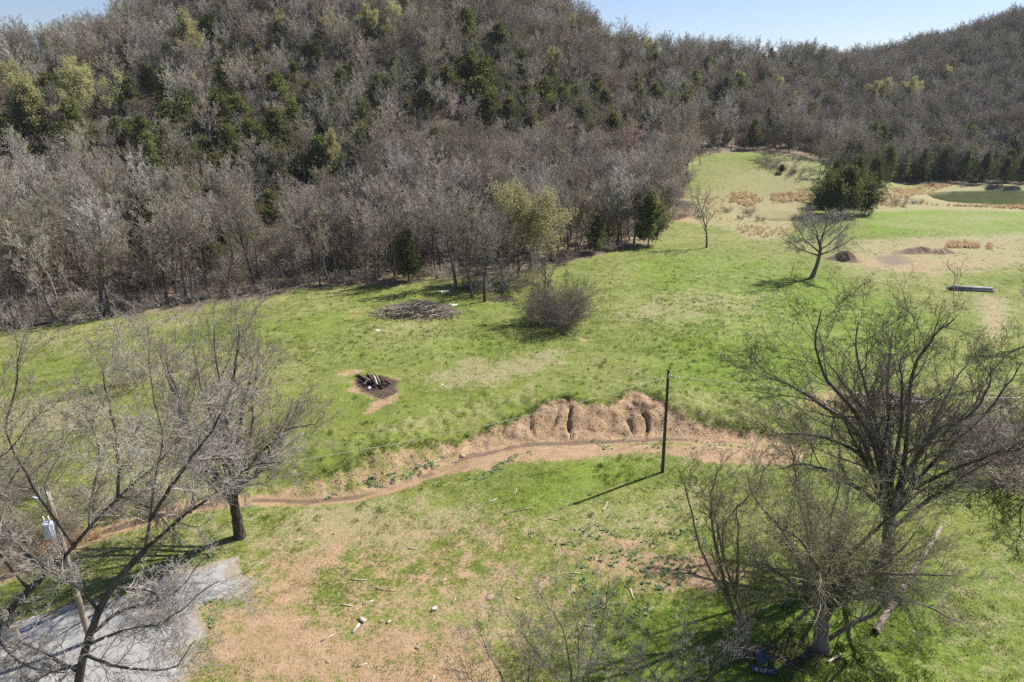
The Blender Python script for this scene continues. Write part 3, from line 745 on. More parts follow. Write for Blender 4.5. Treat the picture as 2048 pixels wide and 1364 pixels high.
for i, (px, py, sc) in enumerate(pink_px):
    p = hit(px, py, 5)
    _r = place('budding_tree', PINK, ('trunk', 'crown'), 0, 'small bare tree with pinkish red buds among grey trees', 'tree', p, 'pinkish trees in the wood', sc=sc)
    taken.append((p[0], p[1], 3, px, py)); HAND.append((_r, px, py, 'small pinkish-budded tree'))
TK = np.array(taken)
# one label each: where on the wooded hill, then which of the few that stand there
ORD = ['leftmost', 'second', 'third', 'fourth', 'fifth', 'sixth', 'seventh', 'eighth', 'ninth', 'tenth', 'eleventh', 'twelfth', 'thirteenth', 'fourteenth', 'fifteenth', 'sixteenth', 'seventeenth', 'eighteenth', 'nineteenth', 'twentieth', 'twenty-first', 'twenty-second', 'twenty-third', 'twenty-fourth', 'twenty-fifth', 'twenty-sixth']
def ordinal(i): return ORD[0] if i == 0 else ORD[i] + ' from the left'
def where_on_hill(px, py):
    col = 'far left hillside' if px < 250 else 'left hillside' if px < 560 else 'hill left of centre' if px < 860 else 'central hillside' if px < 1110 else 'hill above the wood corner' if px < 1320 else 'slope above the meadow' if px < 1500 else 'saddle under the notch' if px < 1680 else 'slope behind the pond'
    row = 'high on the ' if py < 125 else 'half way up the ' if py < 215 else 'low on the '
    return row + col
zn = {}
for t_ in HAND: zn.setdefault((t_[3], where_on_hill(t_[1], t_[2])), []).append(t_)
for (what, wh), lst in zn.items():
    for i, t_ in enumerate(sorted(lst, key=lambda q: q[1])):
        t_[0]['label'] = f'{what} {wh}' + ('' if len(lst) == 1 else ', ' + ordinal(i))

# jittered grid over the wooded ground
cand = []
g_ = np.random.default_rng(77)
gx, gy = np.meshgrid(np.arange(-260, 400, 3.55), np.arange(60, 480, 3.55))
gx = (gx + g_.uniform(-1.9, 1.9, gx.shape)).ravel(); gy = (gy + g_.uniform(-1.9, 1.9, gy.shape)).ravel()
th = np.arctan2(gx, gy); r = np.hypot(gx, gy); rf = foot_r(th); rc = np.interp(th, _ct, _cr)
ok = (r > rf + 3) & (r < rc + 22)
gx, gy = gx[ok], gy[ok]; gz = Z(gx, gy)
gpx, gpy = project(np.stack([gx, gy, gz + 6], -1))
ok = (gpx > -160) & (gpx < 2210)
gx, gy, gz, gpx, gpy = gx[ok], gy[ok], gz[ok], gpx[ok], gpy[ok]
ok = np.ones(len(gx), bool); LOW = []
for i in range(len(gx)):
    near = np.hypot(TK[:, 0] - gx[i], TK[:, 1] - gy[i])
    if (near < TK[:, 2]).any(): ok[i] = False; LOW.append(False); continue
    # no tall bare tree straight in front of a cedar that shows clear
    mpp = F / math.hypot(gx[i], gy[i]); m = (np.abs(TK[:, 3] - gpx[i]) < 4.2 * mpp) & (gpy[i] - TK[:, 4] > -2 * mpp) & (gpy[i] - TK[:, 4] < 8.5 * mpp)
    low = m.any() and g_.random() < (.85 if gpx[i] < 1320 else .45); LOW.append(low)
    if low and g_.random() < .3: ok[i] = False
    dft = math.hypot(gx[i], gy[i]) - float(foot_r(math.atan2(gx[i], gy[i])))
    if dft < 28 and g_.random() < .25: ok[i] = False
LOW = np.array(LOW)[ok]
gx, gy, gz, gpx, gpy = gx[ok], gy[ok], gz[ok], gpx[ok], gpy[ok]
rr_ = np.hypot(gx, gy); order = np.argsort(rr_ + g_.uniform(0, 12, len(gx)))
gx, gy, gz, gpx, gpy, LOW = gx[order], gy[order], gz[order], gpx[order], gpy[order], LOW[order]
vis = (gpx > -40) & (gpx < 2090) & (gpy > -60)
# kind of each: mostly bare trees; scattered cedars by clumps
cl_n = fbm(gx / 30 + 3, gy / 30, 2)
is_ced = (g_.random(len(gx)) < np.clip((cl_n - .48) * 1.3, 0, .34)) & (np.hypot(gx, gy) > foot_r(np.arctan2(gx, gy)) + 10)
far_b, far_c, nb, nc = [], [], 0, 0
vari = g_.integers(0, NV, len(gx)); scs = g_.uniform(.75, 1.2, len(gx)); rzs = g_.random(len(gx)) * 6.28
for i in range(len(gx)):
    dfoot = math.hypot(gx[i], gy[i]) - float(foot_r(math.atan2(gx[i], gy[i])))
    p = (gx[i], gy[i], gz[i])
    side = 'left' if gpx[i] < 700 else 'middle' if gpx[i] < 1350 else 'right'
    depth = 'near the foot of' if dfoot < 30 else 'part way up'
    hill = {'left': 'the left hillside', 'middle': 'the middle of the wooded hill', 'right': 'the right-hand wooded slope'}[side]
    if is_ced[i]:
        if nc < 110 and vis[i]:
            nc += 1; s = scs[i] * .8
            place('cedar_tree', CED, ('trunk', 'crown'), i % 5, 'small dark cedar half hidden ' + where_on_hill(gpx[i], gpy[i]), 'cedar tree', p, 'small cedars ' + where_on_hill(gpx[i], gpy[i]), rzs[i], (s * 1.1, s * 1.1, s))
        else: far_c.append((*p, rzs[i], scs[i] * .85, i % 5))
    else:
        s = scs[i] * (1.0 if dfoot < 25 else .92) * (.55 if LOW[i] else 1)
        if nb < 255 and vis[i] and dfoot > 5 and not LOW[i]:
            nb += 1
            k = int(vari[i]); hue = {'twig_grey': 'grey', 'twig_brown': 'brown', 'twig_violet': 'purple-brown', 'twig_olive': 'olive'}[BARE[k][1].materials[0].name.split('.')[0]]
            place('bare_tree', BARE, ('trunk', 'crown'), k, f'leafless {hue} twigged tree {where_on_hill(gpx[i], gpy[i])}', 'tree', p, f'bare {hue} trees {where_on_hill(gpx[i], gpy[i])}', rzs[i], s)
        else: far_b.append((*p, rzs[i], s, int(vari[i])))

# ------------------------------------------------------------------ many alike pieces as one object: points + geometry nodes
def scatter(name, pts, rot, scl, idx, sources, label, parent=None):
    """pts (n,3), rot (n,3), scl (n,), idx (n,) which source; sources: list of tuples of objects whose meshes are instanced"""
    n = len(pts)
    me = bpy.data.meshes.new(name); me.vertices.add(n); me.vertices.foreach_set('co', np.asarray(pts, np.float32).ravel())
    for nm, ty, dat in (('rot', 'FLOAT_VECTOR', rot), ('scl', 'FLOAT', scl), ('idx', 'INT', idx)):
        a = me.attributes.new(nm, ty, 'POINT')
        a.data.foreach_set('vector' if ty == 'FLOAT_VECTOR' else 'value', np.ascontiguousarray(dat, np.int32 if ty == 'INT' else np.float32).ravel())
    me.update()
    o = link(name, me); tag(o, label, kind='stuff')
    ng = bpy.data.node_groups.new(name + '_nodes', 'GeometryNodeTree')
    ng.interface.new_socket('Geometry', in_out='INPUT', socket_type='NodeSocketGeometry'); ng.interface.new_socket('Geometry', in_out='OUTPUT', socket_type='NodeSocketGeometry')
    gi = ng.nodes.new('NodeGroupInput'); go = ng.nodes.new('NodeGroupOutput')
    m2p = ng.nodes.new('GeometryNodeMeshToPoints'); ng.links.new(gi.outputs[0], m2p.inputs[0])
    def na(nm, ty):
        k = ng.nodes.new('GeometryNodeInputNamedAttribute'); k.data_type = ty; k.inputs[0].default_value = nm; return k.outputs[0]
    jn = ng.nodes.new('GeometryNodeJoinGeometry')
    for si, src in enumerate(sources):
        cmp_ = ng.nodes.new('FunctionNodeCompare'); cmp_.data_type = 'INT'; cmp_.operation = 'EQUAL'
        ng.links.new(na('idx', 'INT'), cmp_.inputs[2]); cmp_.inputs[3].default_value = si
        ip = ng.nodes.new('GeometryNodeInstanceOnPoints'); ng.links.new(m2p.outputs[0], ip.inputs['Points']); ng.links.new(cmp_.outputs[0], ip.inputs['Selection'])
        if len(src) > 1:
            j2 = ng.nodes.new('GeometryNodeJoinGeometry')
            for s_ in src:
                oi = ng.nodes.new('GeometryNodeObjectInfo'); oi.transform_space = 'ORIGINAL'; oi.inputs[0].default_value = s_; ng.links.new(oi.outputs['Geometry'], j2.inputs[0])
            ng.links.new(j2.outputs[0], ip.inputs['Instance'])
        else:
            oi = ng.nodes.new('GeometryNodeObjectInfo'); oi.transform_space = 'ORIGINAL'; oi.inputs[0].default_value = src[0]; ng.links.new(oi.outputs['Geometry'], ip.inputs['Instance'])
        ng.links.new(na('rot', 'FLOAT_VECTOR'), ip.inputs['Rotation']); ng.links.new(na('scl', 'FLOAT'), ip.inputs['Scale'])
        ng.links.new(ip.outputs[0], jn.inputs[0])
    ng.links.new(jn.outputs[0], go.inputs[0])
    md = o.modifiers.new('scatter', 'NODES'); md.node_group = ng
    return o

def proto_objects(stem_names, protos):
    """find, for each prototype, objects of the scene that show its meshes"""
    out = []
    for pr in protos:
        tup = []
        for me in pr:
            tup.append(next(o for o in bpy.data.objects if o.data == me))
        out.append(tuple(tup))
    return out
def scatter_trees(name, lst, protos, label):
    A = np.array(lst)
    rot = np.zeros((len(A), 3)); rot[:, 2] = A[:, 3]
    return scatter(name, A[:, :3], rot, A[:, 4], A[:, 5].astype(int), proto_objects(None, protos), label)
scatter_trees('distant_woodland', far_b, BARE, 'leafless grey-brown wood covering the upper hillside and far ridge')
scatter_trees('distant_cedars', far_c, CED, 'dark cedars scattered through the upper wood and far ridge')
ug = np.random.default_rng(91); uxy = np.column_stack([ug.uniform(-230, 380, 30000), ug.uniform(70, 470, 30000)])
ur = np.hypot(uxy[:, 0], uxy[:, 1]); ut = np.arctan2(uxy[:, 0], uxy[:, 1]); uk = (ur > foot_r(ut) + 12) & (ur < np.interp(ut, _ct, _cr) + 12)
uxy = uxy[uk]; uz = Z(uxy[:, 0], uxy[:, 1]); upx, upy = project(np.column_stack([uxy, uz])); uk = (upx > -60) & (upx < 2110); uxy, uz = uxy[uk][:4200], uz[uk][:4200]
UNDER = np.column_stack([uxy, uz, ug.random(len(uz)) * 6.28, ug.uniform(.9, 1.9, len(uz)), ug.integers(0, 4, len(uz))])
print('woods', nb, nc, len(far_b), len(far_c))
#@@REST
HAZE_D = .00008
# ------------------------------------------------------------------ haze
hz = Geo().box((100, 330, 60), (1900, 1500, 160))
hm = bpy.data.materials.new('thin_air'); hm.use_nodes = True
hn = hm.node_tree; hn.nodes.remove(hn.nodes['Principled BSDF'])
pv = hn.nodes.new('ShaderNodeVolumePrincipled'); pv.inputs['Color'].default_value = (.8, .88, 1, 1); pv.inputs['Density'].default_value = HAZE_D
hn.links.new(pv.outputs[0], hn.nodes['Material Output'].inputs['Volume'])
if HAZE_D > 0: tag(hz.build('haze', hm, smooth=False), 'thin spring haze in the valley air', kind='stuff')

# ------------------------------------------------------------------ trees along the front edge of the wood
EDGE = []
for k in range(5):
    tr, cr = wild_tree(500 + k, h=[16, 18, 15, 17, 14][k], spread=[.9, .8, 1.0, .85, 1.1][k], limbs=10, fork=[.32, .4, .25, .45, .22][k], rtrunk=[.24, .27, .2, .23, .2][k], rm=.014, dens=1.1, lean=[.05, .12, -.08, .02, .1][k], up=[.12, .15, .1, .16, .08][k])
    EDGE.append((tr.me('edge_trunk', M['bark_dark'] if k % 2 else M['bark_tan']), cr.me('edge_crown', M[['twig_pale', 'twig_grey', 'twig_brown', 'twig_grey', 'twig_pale'][k]])))
ORD = ['leftmost', 'second', 'third', 'fourth', 'fifth', 'sixth', 'seventh', 'eighth', 'ninth', 'tenth', 'eleventh', 'twelfth', 'thirteenth', 'fourteenth', 'fifteenth', 'sixteenth', 'seventeenth', 'eighteenth', 'nineteenth', 'twentieth', 'twenty-first', 'twenty-second', 'twenty-third', 'twenty-fourth', 'twenty-fifth', 'twenty-sixth']
def ordinal(i): return ORD[0] if i == 0 else ORD[i] + ' from the left'
edge_px = [(-60, 655, 1.0, 1), (30, 645, .95, 0), (110, 645, 1.0, 2), (205, 628, 1.15, 1), (262, 620, .9, 3), (318, 615, 1.0, 0), (395, 592, .95, 4), (455, 585, .9, 2), (512, 585, 1.0, 1), (592, 572, .95, 4), (655, 560, .85, 0),
           (700, 552, .95, 3), (760, 556, .8, 2), (875, 558, 1.0, 3), (912, 575, .8, 1), (944, 596, .82, 0), (970, 603, .78, 3), (1005, 580, .9, 4), (1060, 540, 1.05, 4), (1100, 520, 1.0, 0), (1155, 512, .9, 2), (1236, 494, 1.0, 1), (1268, 488, .85, 0), (1325, 455, .8, 4)]
for i, (px, py, sc, k) in enumerate(edge_px):
    p = hit(px, py)
    lab = ('tall bare tree on the front edge of the wood, ' + ordinal(i) if i < 12 else 'bare tree at the corner of the wood by the brush heap, ' + ordinal(i - 12))
    place('bare_tree', EDGE, ('trunk', 'crown'), k, lab, 'tree', p, 'bare trees along the front edge of the wood', sc=(sc * .95, sc * .95, sc * .88) if i < 12 else (sc * 1.2, sc * 1.2, sc * 1.02))

# cedars and the budding tree of the front edge, each with a label of its own
def solo_cedar(px, py, h, w, label, seed, n=6500, group=None, leaf='cedar'):
    tr, cr = cedar_tree(seed, h, w, n)
    r = thing('cedar_tree', label, 'cedar tree', hit(px, py), group)
    tr.build('trunk', M['bark_tan'], r); cr.build('crown', M[leaf], r); return r
solo_cedar(1296, 490, 11.5, 4.6, 'broad dark cedar at the right-hand end of the wood edge', 610, 9000)
solo_cedar(1190, 505, 9.0, 3.2, 'olive cedar in shade just left of the broad corner cedar', 611, 6000)
solo_cedar(818, 562, 9.0, 2.9, 'dark cedar standing on the wood edge above the brush heap', 612, 6500)
solo_cedar(1504, 300, 11, 4.2, 'cone shaped dark cedar at the top of the sloping meadow', 613, 5000)
solo_cedar(1371, 372, 3.6, 1.7, 'small round cedar alone on the left side of the meadow', 614, 2200)
solo_cedar(1563, 347, 2.2, 1.0, 'tiny cedar bush alone in the middle of the meadow', 615, 1500)
for i, (px, py, h, w) in enumerate([(1650, 428, 9, 5.6), (1686, 434, 13.5, 8.2), (1722, 428, 10, 6.2), (1704, 410, 15, 6.5), (1664, 410, 13, 6.2)]):
    solo_cedar(px, py, h, w, 'dark cedar in the clump between meadow and pond, ' + ['left front', 'tall middle front', 'right front', 'right rear', 'left rear'][i] + ' one', 620 + i, 10000, 'cedars of the clump between meadow and pond', 'cedar_dark')
tips = []; tr, cr = wild_tree(640, h=12.5, spread=1.25, limbs=14, fork=.15, rtrunk=.19, rm=.013, dens=.8, tips=tips)
r = thing('budding_tree', 'bushy tree with yellow-green spring buds at the corner of the wood', 'tree', hit(1036, 556), None, 0.0, (1.35, 1.35, 1.15))
tr.build('trunk', M['bark_tan'], r); cr.build('twigs', M['twig_olive'], r)
leaves_on(tips, 20000, .12, np.random.default_rng(9), .35).build('leaves', M['bud'], r)
for i, (px, py, sc) in enumerate([(1462, 300, 1), (1440, 305, .9), (1560, 296, .8), (1600, 300, .9), (1645, 318, .9), (1640, 345, .8), (1652, 368, .9), (1670, 340, 1.0), (1700, 330, 1.1), (1745, 345, 1), (1800, 362, .9), (1850, 358, .9), (1400, 330, .8), (1385, 350, .7), (1350, 385, .8), (1585, 300, .7), (1612, 306, .8), (1630, 314, .7), (1646, 330, .8), (1655, 352, .7), (1536, 298, .7), (1490, 296, .8), (1420, 310, .9)]):
    place('bare_tree', BARE, ('trunk', 'crown'), i % NV, 'bare tree on the rim of the upper meadow, ' + ordinal(i), 'tree', hit(px, py), 'bare trees round the meadow rim', sc=sc * .95)
solo_cedar(1620, 300, 9, 3.2, 'dark cedar on the meadow rim left of the pale meadow corner', 616, 4000)
for i, (px, py) in enumerate([(1770, 372), (1805, 368), (1840, 366), (1882, 362), (1925, 366), (1965, 368), (2005, 370), (2040, 372), (1745, 385)]):
    solo_cedar(px, py, 11 + 3 * RNG.random(), 3.6 + RNG.random(), 'dark cedar in the front row behind the pond, ' + ordinal(i), 650 + i, 4500, 'cedars in the front row behind the pond', 'cedar_dark')

# ------------------------------------------------------------------ thickets
foot_px = [(-40, 660), (20, 655), (70, 650), (140, 640), (170, 645), (240, 632), (285, 625), (345, 615), (380, 605), (420, 600), (440, 598), (480, 592), (540, 585), (560, 578), (625, 572), (670, 565), (690, 570), (740, 562), (780, 558), (850, 560), (900, 565), (930, 580), (990, 590), (1020, 585), (1045, 570), (1080, 545), (1120, 530), (1140, 520), (1210, 505), (1250, 498)]
foot_px += [(px_ + 25, py_ - 26) for px_, py_ in foot_px if px_ < 1000] + [(px_ - 12, py_ - 48) for px_, py_ in foot_px[::2] if px_ < 900]
for i, (px, py) in enumerate(foot_px):
    p = hit(px + RNG.uniform(-8, 8), py - 3)
    place('bramble_thicket', SHR, ('stems', 'twigs'), i % 4, 'brown leafless thicket ' + ('in the front row at the wood foot, ' + ordinal(i) if i < 19 else 'along the wood corner right of the dark cedar, ' + ordinal(i - 19) if i < 30 else 'set back among the front trunks of the wood' + (' at far left' if px < 300 else ' behind the burnt heap' if px < 640 else ' near the dark cedar')), 'shrub', p, 'thickets along the foot of the wood' if i < 30 else 'thickets among the front trunks', sc=RNG.uniform(.8, 1.4))
for i, (px, py) in enumerate([(1525, 330), (1550, 338), (1575, 342), (1595, 348), (1545, 328)]):
    place('bramble_thicket', SHR, ('stems', 'twigs'), i % 4, 'low brown bramble bank across the meadow, ' + ordinal(i), 'shrub', hit(px, py), 'brambles in the meadow', sc=(1.7, 1.4, 1.1))
for i, (px, py) in enumerate([(1345, 425), (1365, 436), (1385, 430), (1480, 438), (1500, 428), (1590, 440), (1625, 446), (1660, 442), (1695, 438), (1735, 430), (1800, 412), (1830, 408), (1860, 372), (1925, 372), (1985, 376), (1760, 405), (1340, 405), (1352, 440), (1372, 418), (1400, 436), (1455, 425), (1520, 442), (1610, 432)]):
    place('bramble_thicket', SHR, ('stems', 'twigs'), i % 4, 'dull brown brush by the water below the meadow, ' + ordinal(i), 'shrub', hit(px, py), 'brush around the two ponds', sc=RNG.uniform(.7, 1.1))
scatter_trees('woodland_understorey', UNDER, SHR, 'grey-brown leafless underbrush filling the wood between the trunks')
# the thicket with a small tree in the pasture
sg, tg = shrub(700, h=6.0, w=4.6, stems=120, rm=.016, dens=1.4)
r = thing('bramble_thicket', 'wide brown thicket alone in the pasture with a small bare tree in it', 'shrub', hit(1118, 655))
M['bramble_dark'] = bark_mat('bramble_dark', (.09, .068, .048), (.22, .175, .13), 1.0, .3)
sg.build('stems', M['bramble_dark'], r); tg.build('twigs', M['bramble_dark'], r)
sg, tg = shrub(701, h=3.0, w=3.4, stems=46, rm=.011)
r = thing('bramble_thicket', 'lower left part of the thicket group under the pasture tree', 'shrub', hit(1078, 640))
sg.build('stems', M['bramble'], r); tg.build('twigs', M['twig_brown'], r)
tr, cr = wild_tree(702, h=10.5, spread=.95, limbs=9, fork=.25, rtrunk=.16, rm=.012, dens=.95)
r = thing('bare_tree', 'small bare tree rising out of the pasture thicket', 'tree', hit(1094, 640)); tr.build('trunk', M['bark_dark'], r); cr.build('crown', M['twig_grey'], r)
# the lone trees
tr, cr = wild_tree(710, h=14.5, spread=.72, limbs=12, fork=.28, rtrunk=.2, rm=.013, dens=.8, up=.14)
r = thing('bare_tree', 'slender bare tree alone on the grass below the meadow', 'tree', hit(1413, 495)); tr.build('trunk', M['bark_dark'], r); cr.build('crown', M['twig_grey'], r)

def limb_tree(label, base, base_px, Y0dY, trunk, limbs, levels, seed, mats, r_tr, r_lb, group=None, autok=0, extra=None, name='bare_tree'):
    """a tree with a known skeleton. trunk and limbs: lists of (px, py, dY) read off the picture, put at the depth base_Y + dY"""
    g = np.random.default_rng(seed)
    B = np.array(base); W = lambda q: np.array([at(px, py, B[1] + dy) for px, py, dy in q]) - B
    root = thing(name, label, 'tree', tuple(B), group)
    tp = W(trunk); tp[0] = (0, 0, -.3) if base_px else tp[0]
    tl = smooth_line(tp, 16); tr = Geo(); f = np.linspace(0, 1, 16)
    rad = r_tr[0] + (r_tr[1] - r_tr[0]) * f; rad = rad * (1 + .5 * np.exp(-f * 9)); tl += g.normal(0, .02, tl.shape)
    tr.tubes(tl[None], rad[None], 9, True); tr.build('trunk', mats[0], root)
    lp, lr, lL = [], [], []
    for q in limbs:
        q, rs = (q[0], q[1]) if isinstance(q, tuple) else (q, 1.0)
        ln = smooth_line(W(q), 18); ln[1:] += np.cumsum(g.normal(0, .06, (17, 3)), 0) * np.linspace(.2, 1, 17)[:, None]
        rr = (r_lb[0] * (1 - f18) + r_lb[1] * f18) * rs
        Lg = Geo().tubes(ln[None], rr[None], 6, True); Lg.build('limb', mats[0], root)
        lp.append(ln); lr.append(rr); lL.append(np.linalg.norm(np.diff(ln, axis=0), axis=1).sum())
    lp = np.array(lp); lr = np.array(lr); lL = np.array(lL); ld = unit(np.gradient(lp, axis=1))
    tw = Geo()
    if autok:   # more limbs to every side, towards and away from the camera too
        d_ = unit(np.gradient(tl[None], axis=1))
        st, dd, l, rr = spawn(tl[None, 6:], d_[:, 6:], rad[None, 6:], np.array([lL.mean()]), autok, .1, 1, .8, .2, .8, .2, .5, .03, g)
        ap, ad, ar = extend(st, dd, l, rr, 18, .09, .07, .2, g)
        for k in range(autok): Geo().tubes(ap[k:k + 1], ar[k:k + 1], 5).build('limb', mats[0], root)
        lp = np.concatenate([lp, ap]); ld = np.concatenate([ld, ad]); lr = np.concatenate([lr, ar]); lL = np.concatenate([lL, l])
    crown_levels(tw, lp, ld, lr, lL, levels, g)
    tw.build('twigs', mats[1], root)
    return root
f18 = np.linspace(0, 1, 18)
b_ = hit(1622, 556)
limb_tree('bare tree with a crooked leaning trunk alone on the grass', b_, True, 0, [(1622, 556, 0), (1632, 535, 0), (1640, 505, 0), (1640, 480, 0)],
          [[(1640, 505, 0), (1610, 480, -1), (1590, 450, -2)], [(1640, 490, 0), (1628, 450, 1), (1618, 425, 1)], [(1640, 490, 0), (1650, 450, 0), (1655, 418, -1)], [(1640, 500, 0), (1670, 480, 1), (1700, 450, 1)], [(1638, 510, 0), (1665, 500, -2), (1700, 480, -3)],
           [(1640, 500, 0), (1645, 470, 3), (1680, 440, 5)], [(1640, 495, 0), (1630, 470, -3), (1600, 440, -5)], [(1638, 512, 0), (1605, 500, 0), (1580, 485, 0)]],
          [dict(k=14, a=.7, lr=.5, n=5, w=.18, up=.03, rr=.45, rm=.02), dict(k=9, a=.6, lr=.5, n=4, w=.2, up=.0, rm=.015), dict(k=7, a=.6, lr=.55, n=3, w=.2, up=0, rm=.012), dict(k=3, a=.6, lr=.6, n=2, w=.2, up=0, rm=.01)], 720, (M['bark_dark'], M['twig_grey']), (.36, .24), (.15, .04))

# ------------------------------------------------------------------ the near trees
FINE = lambda k1, k2, k3, k4, w, up, lr=.36, rm=.008: [dict(k=k1, a=.65, lr=lr, n=7, w=w, up=up, rr=.42, re=.35, rm=rm * 1.9, t0=.12, s=4), dict(k=k2, a=.62, lr=.52, n=5, w=w, up=up, rr=.5, rm=rm * 1.4), dict(k=k3, a=.6, lr=.55, n=4, w=w, up=up * .6, rm=rm * 1.1), dict(k=k4, a=.55, lr=.55, n=2, w=w, up=0, rm=rm, re=.5)]
bA = hit(1775, 1117)
limb_tree('big many-limbed bare tree on the right behind the fallen pole', bA, True, 0, [(1775, 1117, 0), (1777, 1080, 0), (1778, 1045, 0), (1779, 1015, 0)],
          [([(1776, 1045, 0), (1762, 960, -.5), (1746, 870, -1), (1700, 800, -1.5), (1655, 745, -1), (1640, 680, -1), (1645, 615, -1)], 1.2), ([(1778, 1030, 0), (1772, 930, .5), (1752, 850, 1), (1730, 780, 1), (1705, 700, 1.5), (1710, 640, 2)], 1.1),
           ([(1780, 1030, 0), (1808, 930, 0), (1816, 830, 0), (1825, 740, .5), (1860, 680, .5), (1890, 640, 0)], 1.2), ([(1781, 1020, 0), (1838, 915, -1), (1880, 860, -2), (1940, 830, -2), (1985, 770, -2), (2000, 720, -2)], 1.1),
           [(1782, 1015, 0), (1870, 920, 1), (1930, 860, 2), (1990, 800, 3), (2030, 730, 3)], [(1774, 1010, 0), (1720, 870, -1), (1650, 810, -2.5), (1580, 770, -3), (1540, 745, -3)], [(1772, 990, 0), (1710, 900, 1), (1620, 868, 2), (1560, 860, 2.5), (1520, 830, 3)],
           [(1776, 1000, 0), (1780, 880, 2.5), (1770, 780, 4.5), (1775, 700, 5.5), (1780, 650, 6)], [(1778, 1000, 0), (1790, 890, -2.5), (1800, 800, -4), (1790, 720, -5)], [(1765, 1010, 0), (1690, 960, -1.5), (1620, 930, -3), (1560, 940, -4)], [(1785, 1000, 0), (1880, 950, -2), (1960, 920, -3.5), (2040, 900, -4)],
           [(1776, 1000, 0), (1745, 850, 3), (1690, 780, 5), (1640, 720, 5.5)], [(1782, 1000, 0), (1850, 880, 3), (1900, 780, 5), (1940, 720, 6)]],
          FINE(15, 8, 6, 3, .15, .05, .4, .0075), 800, (M['bark_dark'], M['twig_dark']), (.4, .34), (.16, .03), autok=4)
bB = hit(1642, 1305)
limb_tree('tan-barked tree on the right with a thick split trunk and a low bent limb', bB, True, 0, [(1642, 1305, 0), (1642, 1270, 0), (1645, 1235, 0), (1648, 1200, 0)],
          [([(1640, 1240, 0), (1622, 1180, -.3), (1592, 1110, -.6), (1545, 1040, -1), (1505, 990, -1.2), (1490, 930, -1)], 1.0), ([(1646, 1205, 0), (1628, 1120, .3), (1605, 1040, .6), (1588, 960, 1), (1570, 900, 1)], .9), ([(1648, 1210, 0), (1662, 1130, -.5), (1660, 1050, -1), (1680, 960, -1.5)], .9),
           ([(1650, 1200, 0), (1685, 1120, .5), (1740, 1060, 1), (1800, 1010, 1.2), (1880, 950, 1.5)], 1.1), ([(1650, 1282, 0), (1707, 1247, .3), (1752, 1226, .5), (1786, 1168, .5), (1806, 1120, .3), (1870, 1060, 0)], 1.0), [(1648, 1200, 0), (1720, 1150, -1.5), (1830, 1140, -2.5), (1930, 1130, -3)],
           [(1650, 1215, 0), (1740, 1190, -1.5), (1850, 1210, -2.2), (1940, 1250, -2.5)], [(1645, 1220, 0), (1640, 1150, -2), (1600, 1090, -3.5), (1560, 1060, -4)], [(1648, 1205, 0), (1665, 1110, 2), (1690, 1020, 3), (1720, 960, 3.5)], [(1640, 1230, 0), (1590, 1170, .8), (1540, 1140, 1.5), (1490, 1120, 1.8)]],
          FINE(18, 9, 6, 2, .19, .04, .42, .0075), 810, (M['bark_tan'], M['twig_olive']), (.4, .32), (.14, .03), autok=5)
bC = hit(1498, 1312)
limb_tree('slender forked tree beside the blue scrap metal', bC, True, 0, [(1498, 1312, 0), (1492, 1280, 0), (1486, 1250, 0)],
          [[(1484, 1245, 0), (1450, 1190, -.3), (1412, 1115, -.6), (1388, 1010, -.8), (1372, 930, -1)], [(1487, 1250, 0), (1466, 1180, .3), (1448, 1120, .5), (1452, 1050, .8), (1500, 985, 1), (1535, 925, 1.2)], [(1455, 1195, -.2), (1432, 1080, -.8), (1424, 1000, -1), (1428, 940, -1.2)], [(1448, 1120, .5), (1425, 1020, 1.5), (1400, 960, 2)],
           [(1470, 1195, .2), (1475, 1100, -1.2), (1470, 1000, -2)]],
          FINE(12, 7, 5, 2, .14, .08, .34, .007), 820, (M['bark_tan'], M['twig_olive']), (.22, .17), (.1, .025), autok=3)
bF = hit(480, 1075)
limb_tree('pale many-stemmed bare tree by the creek above the asphalt', bF, True, 0, [(480, 1075, 0), (474, 1040, 0), (468, 1005, 0), (462, 970, 0)],
          [[(466, 1000, 0), (458, 900, 0), (452, 800, .3), (440, 720, .5), (430, 650, .5)], [(466, 1010, 0), (420, 940, -1), (372, 850, -1.5), (330, 760, -2), (300, 680, -2)], [(470, 990, 0), (510, 920, -1), (575, 865, -1.5), (625, 845, -2)], [(468, 980, 0), (500, 880, .8), (515, 780, 1.2), (530, 690, 1.5)],
           [(466, 1005, 0), (410, 960, 1), (330, 900, 2), (260, 860, 2.5)], [(464, 990, 0), (430, 860, 2), (395, 760, 3), (370, 680, 3.5)], [(464, 980, 0), (470, 880, -2), (480, 780, -3), (490, 720, -3.5)], [(468, 990, 0), (540, 920, 1.5), (600, 800, 2.5)], [(466, 1000, 0), (400, 900, -2.5), (350, 800, -4), (320, 720, -4.5)], [(468, 960, 0), (445, 850, -1), (480, 720, -1.5), (475, 660, -1.5)]],
          FINE(17, 9, 6, 2, .18, .06, .4, .008), 830, (M['bark_dark'], M['twig_pale']), (.36, .26), (.13, .03), autok=5)
g2 = hit(285, 800)
sg, tg = shrub(840, h=5.5, w=4.2, stems=44, rm=.011, dens=1.0)
r = thing('bare_bush', 'tall reddish brown bush in the field behind the creek tree', 'shrub', tuple(hit(262, 775))); sg.build('stems', M['bramble'], r); tg.build('twigs', M['twig_brown'], r)
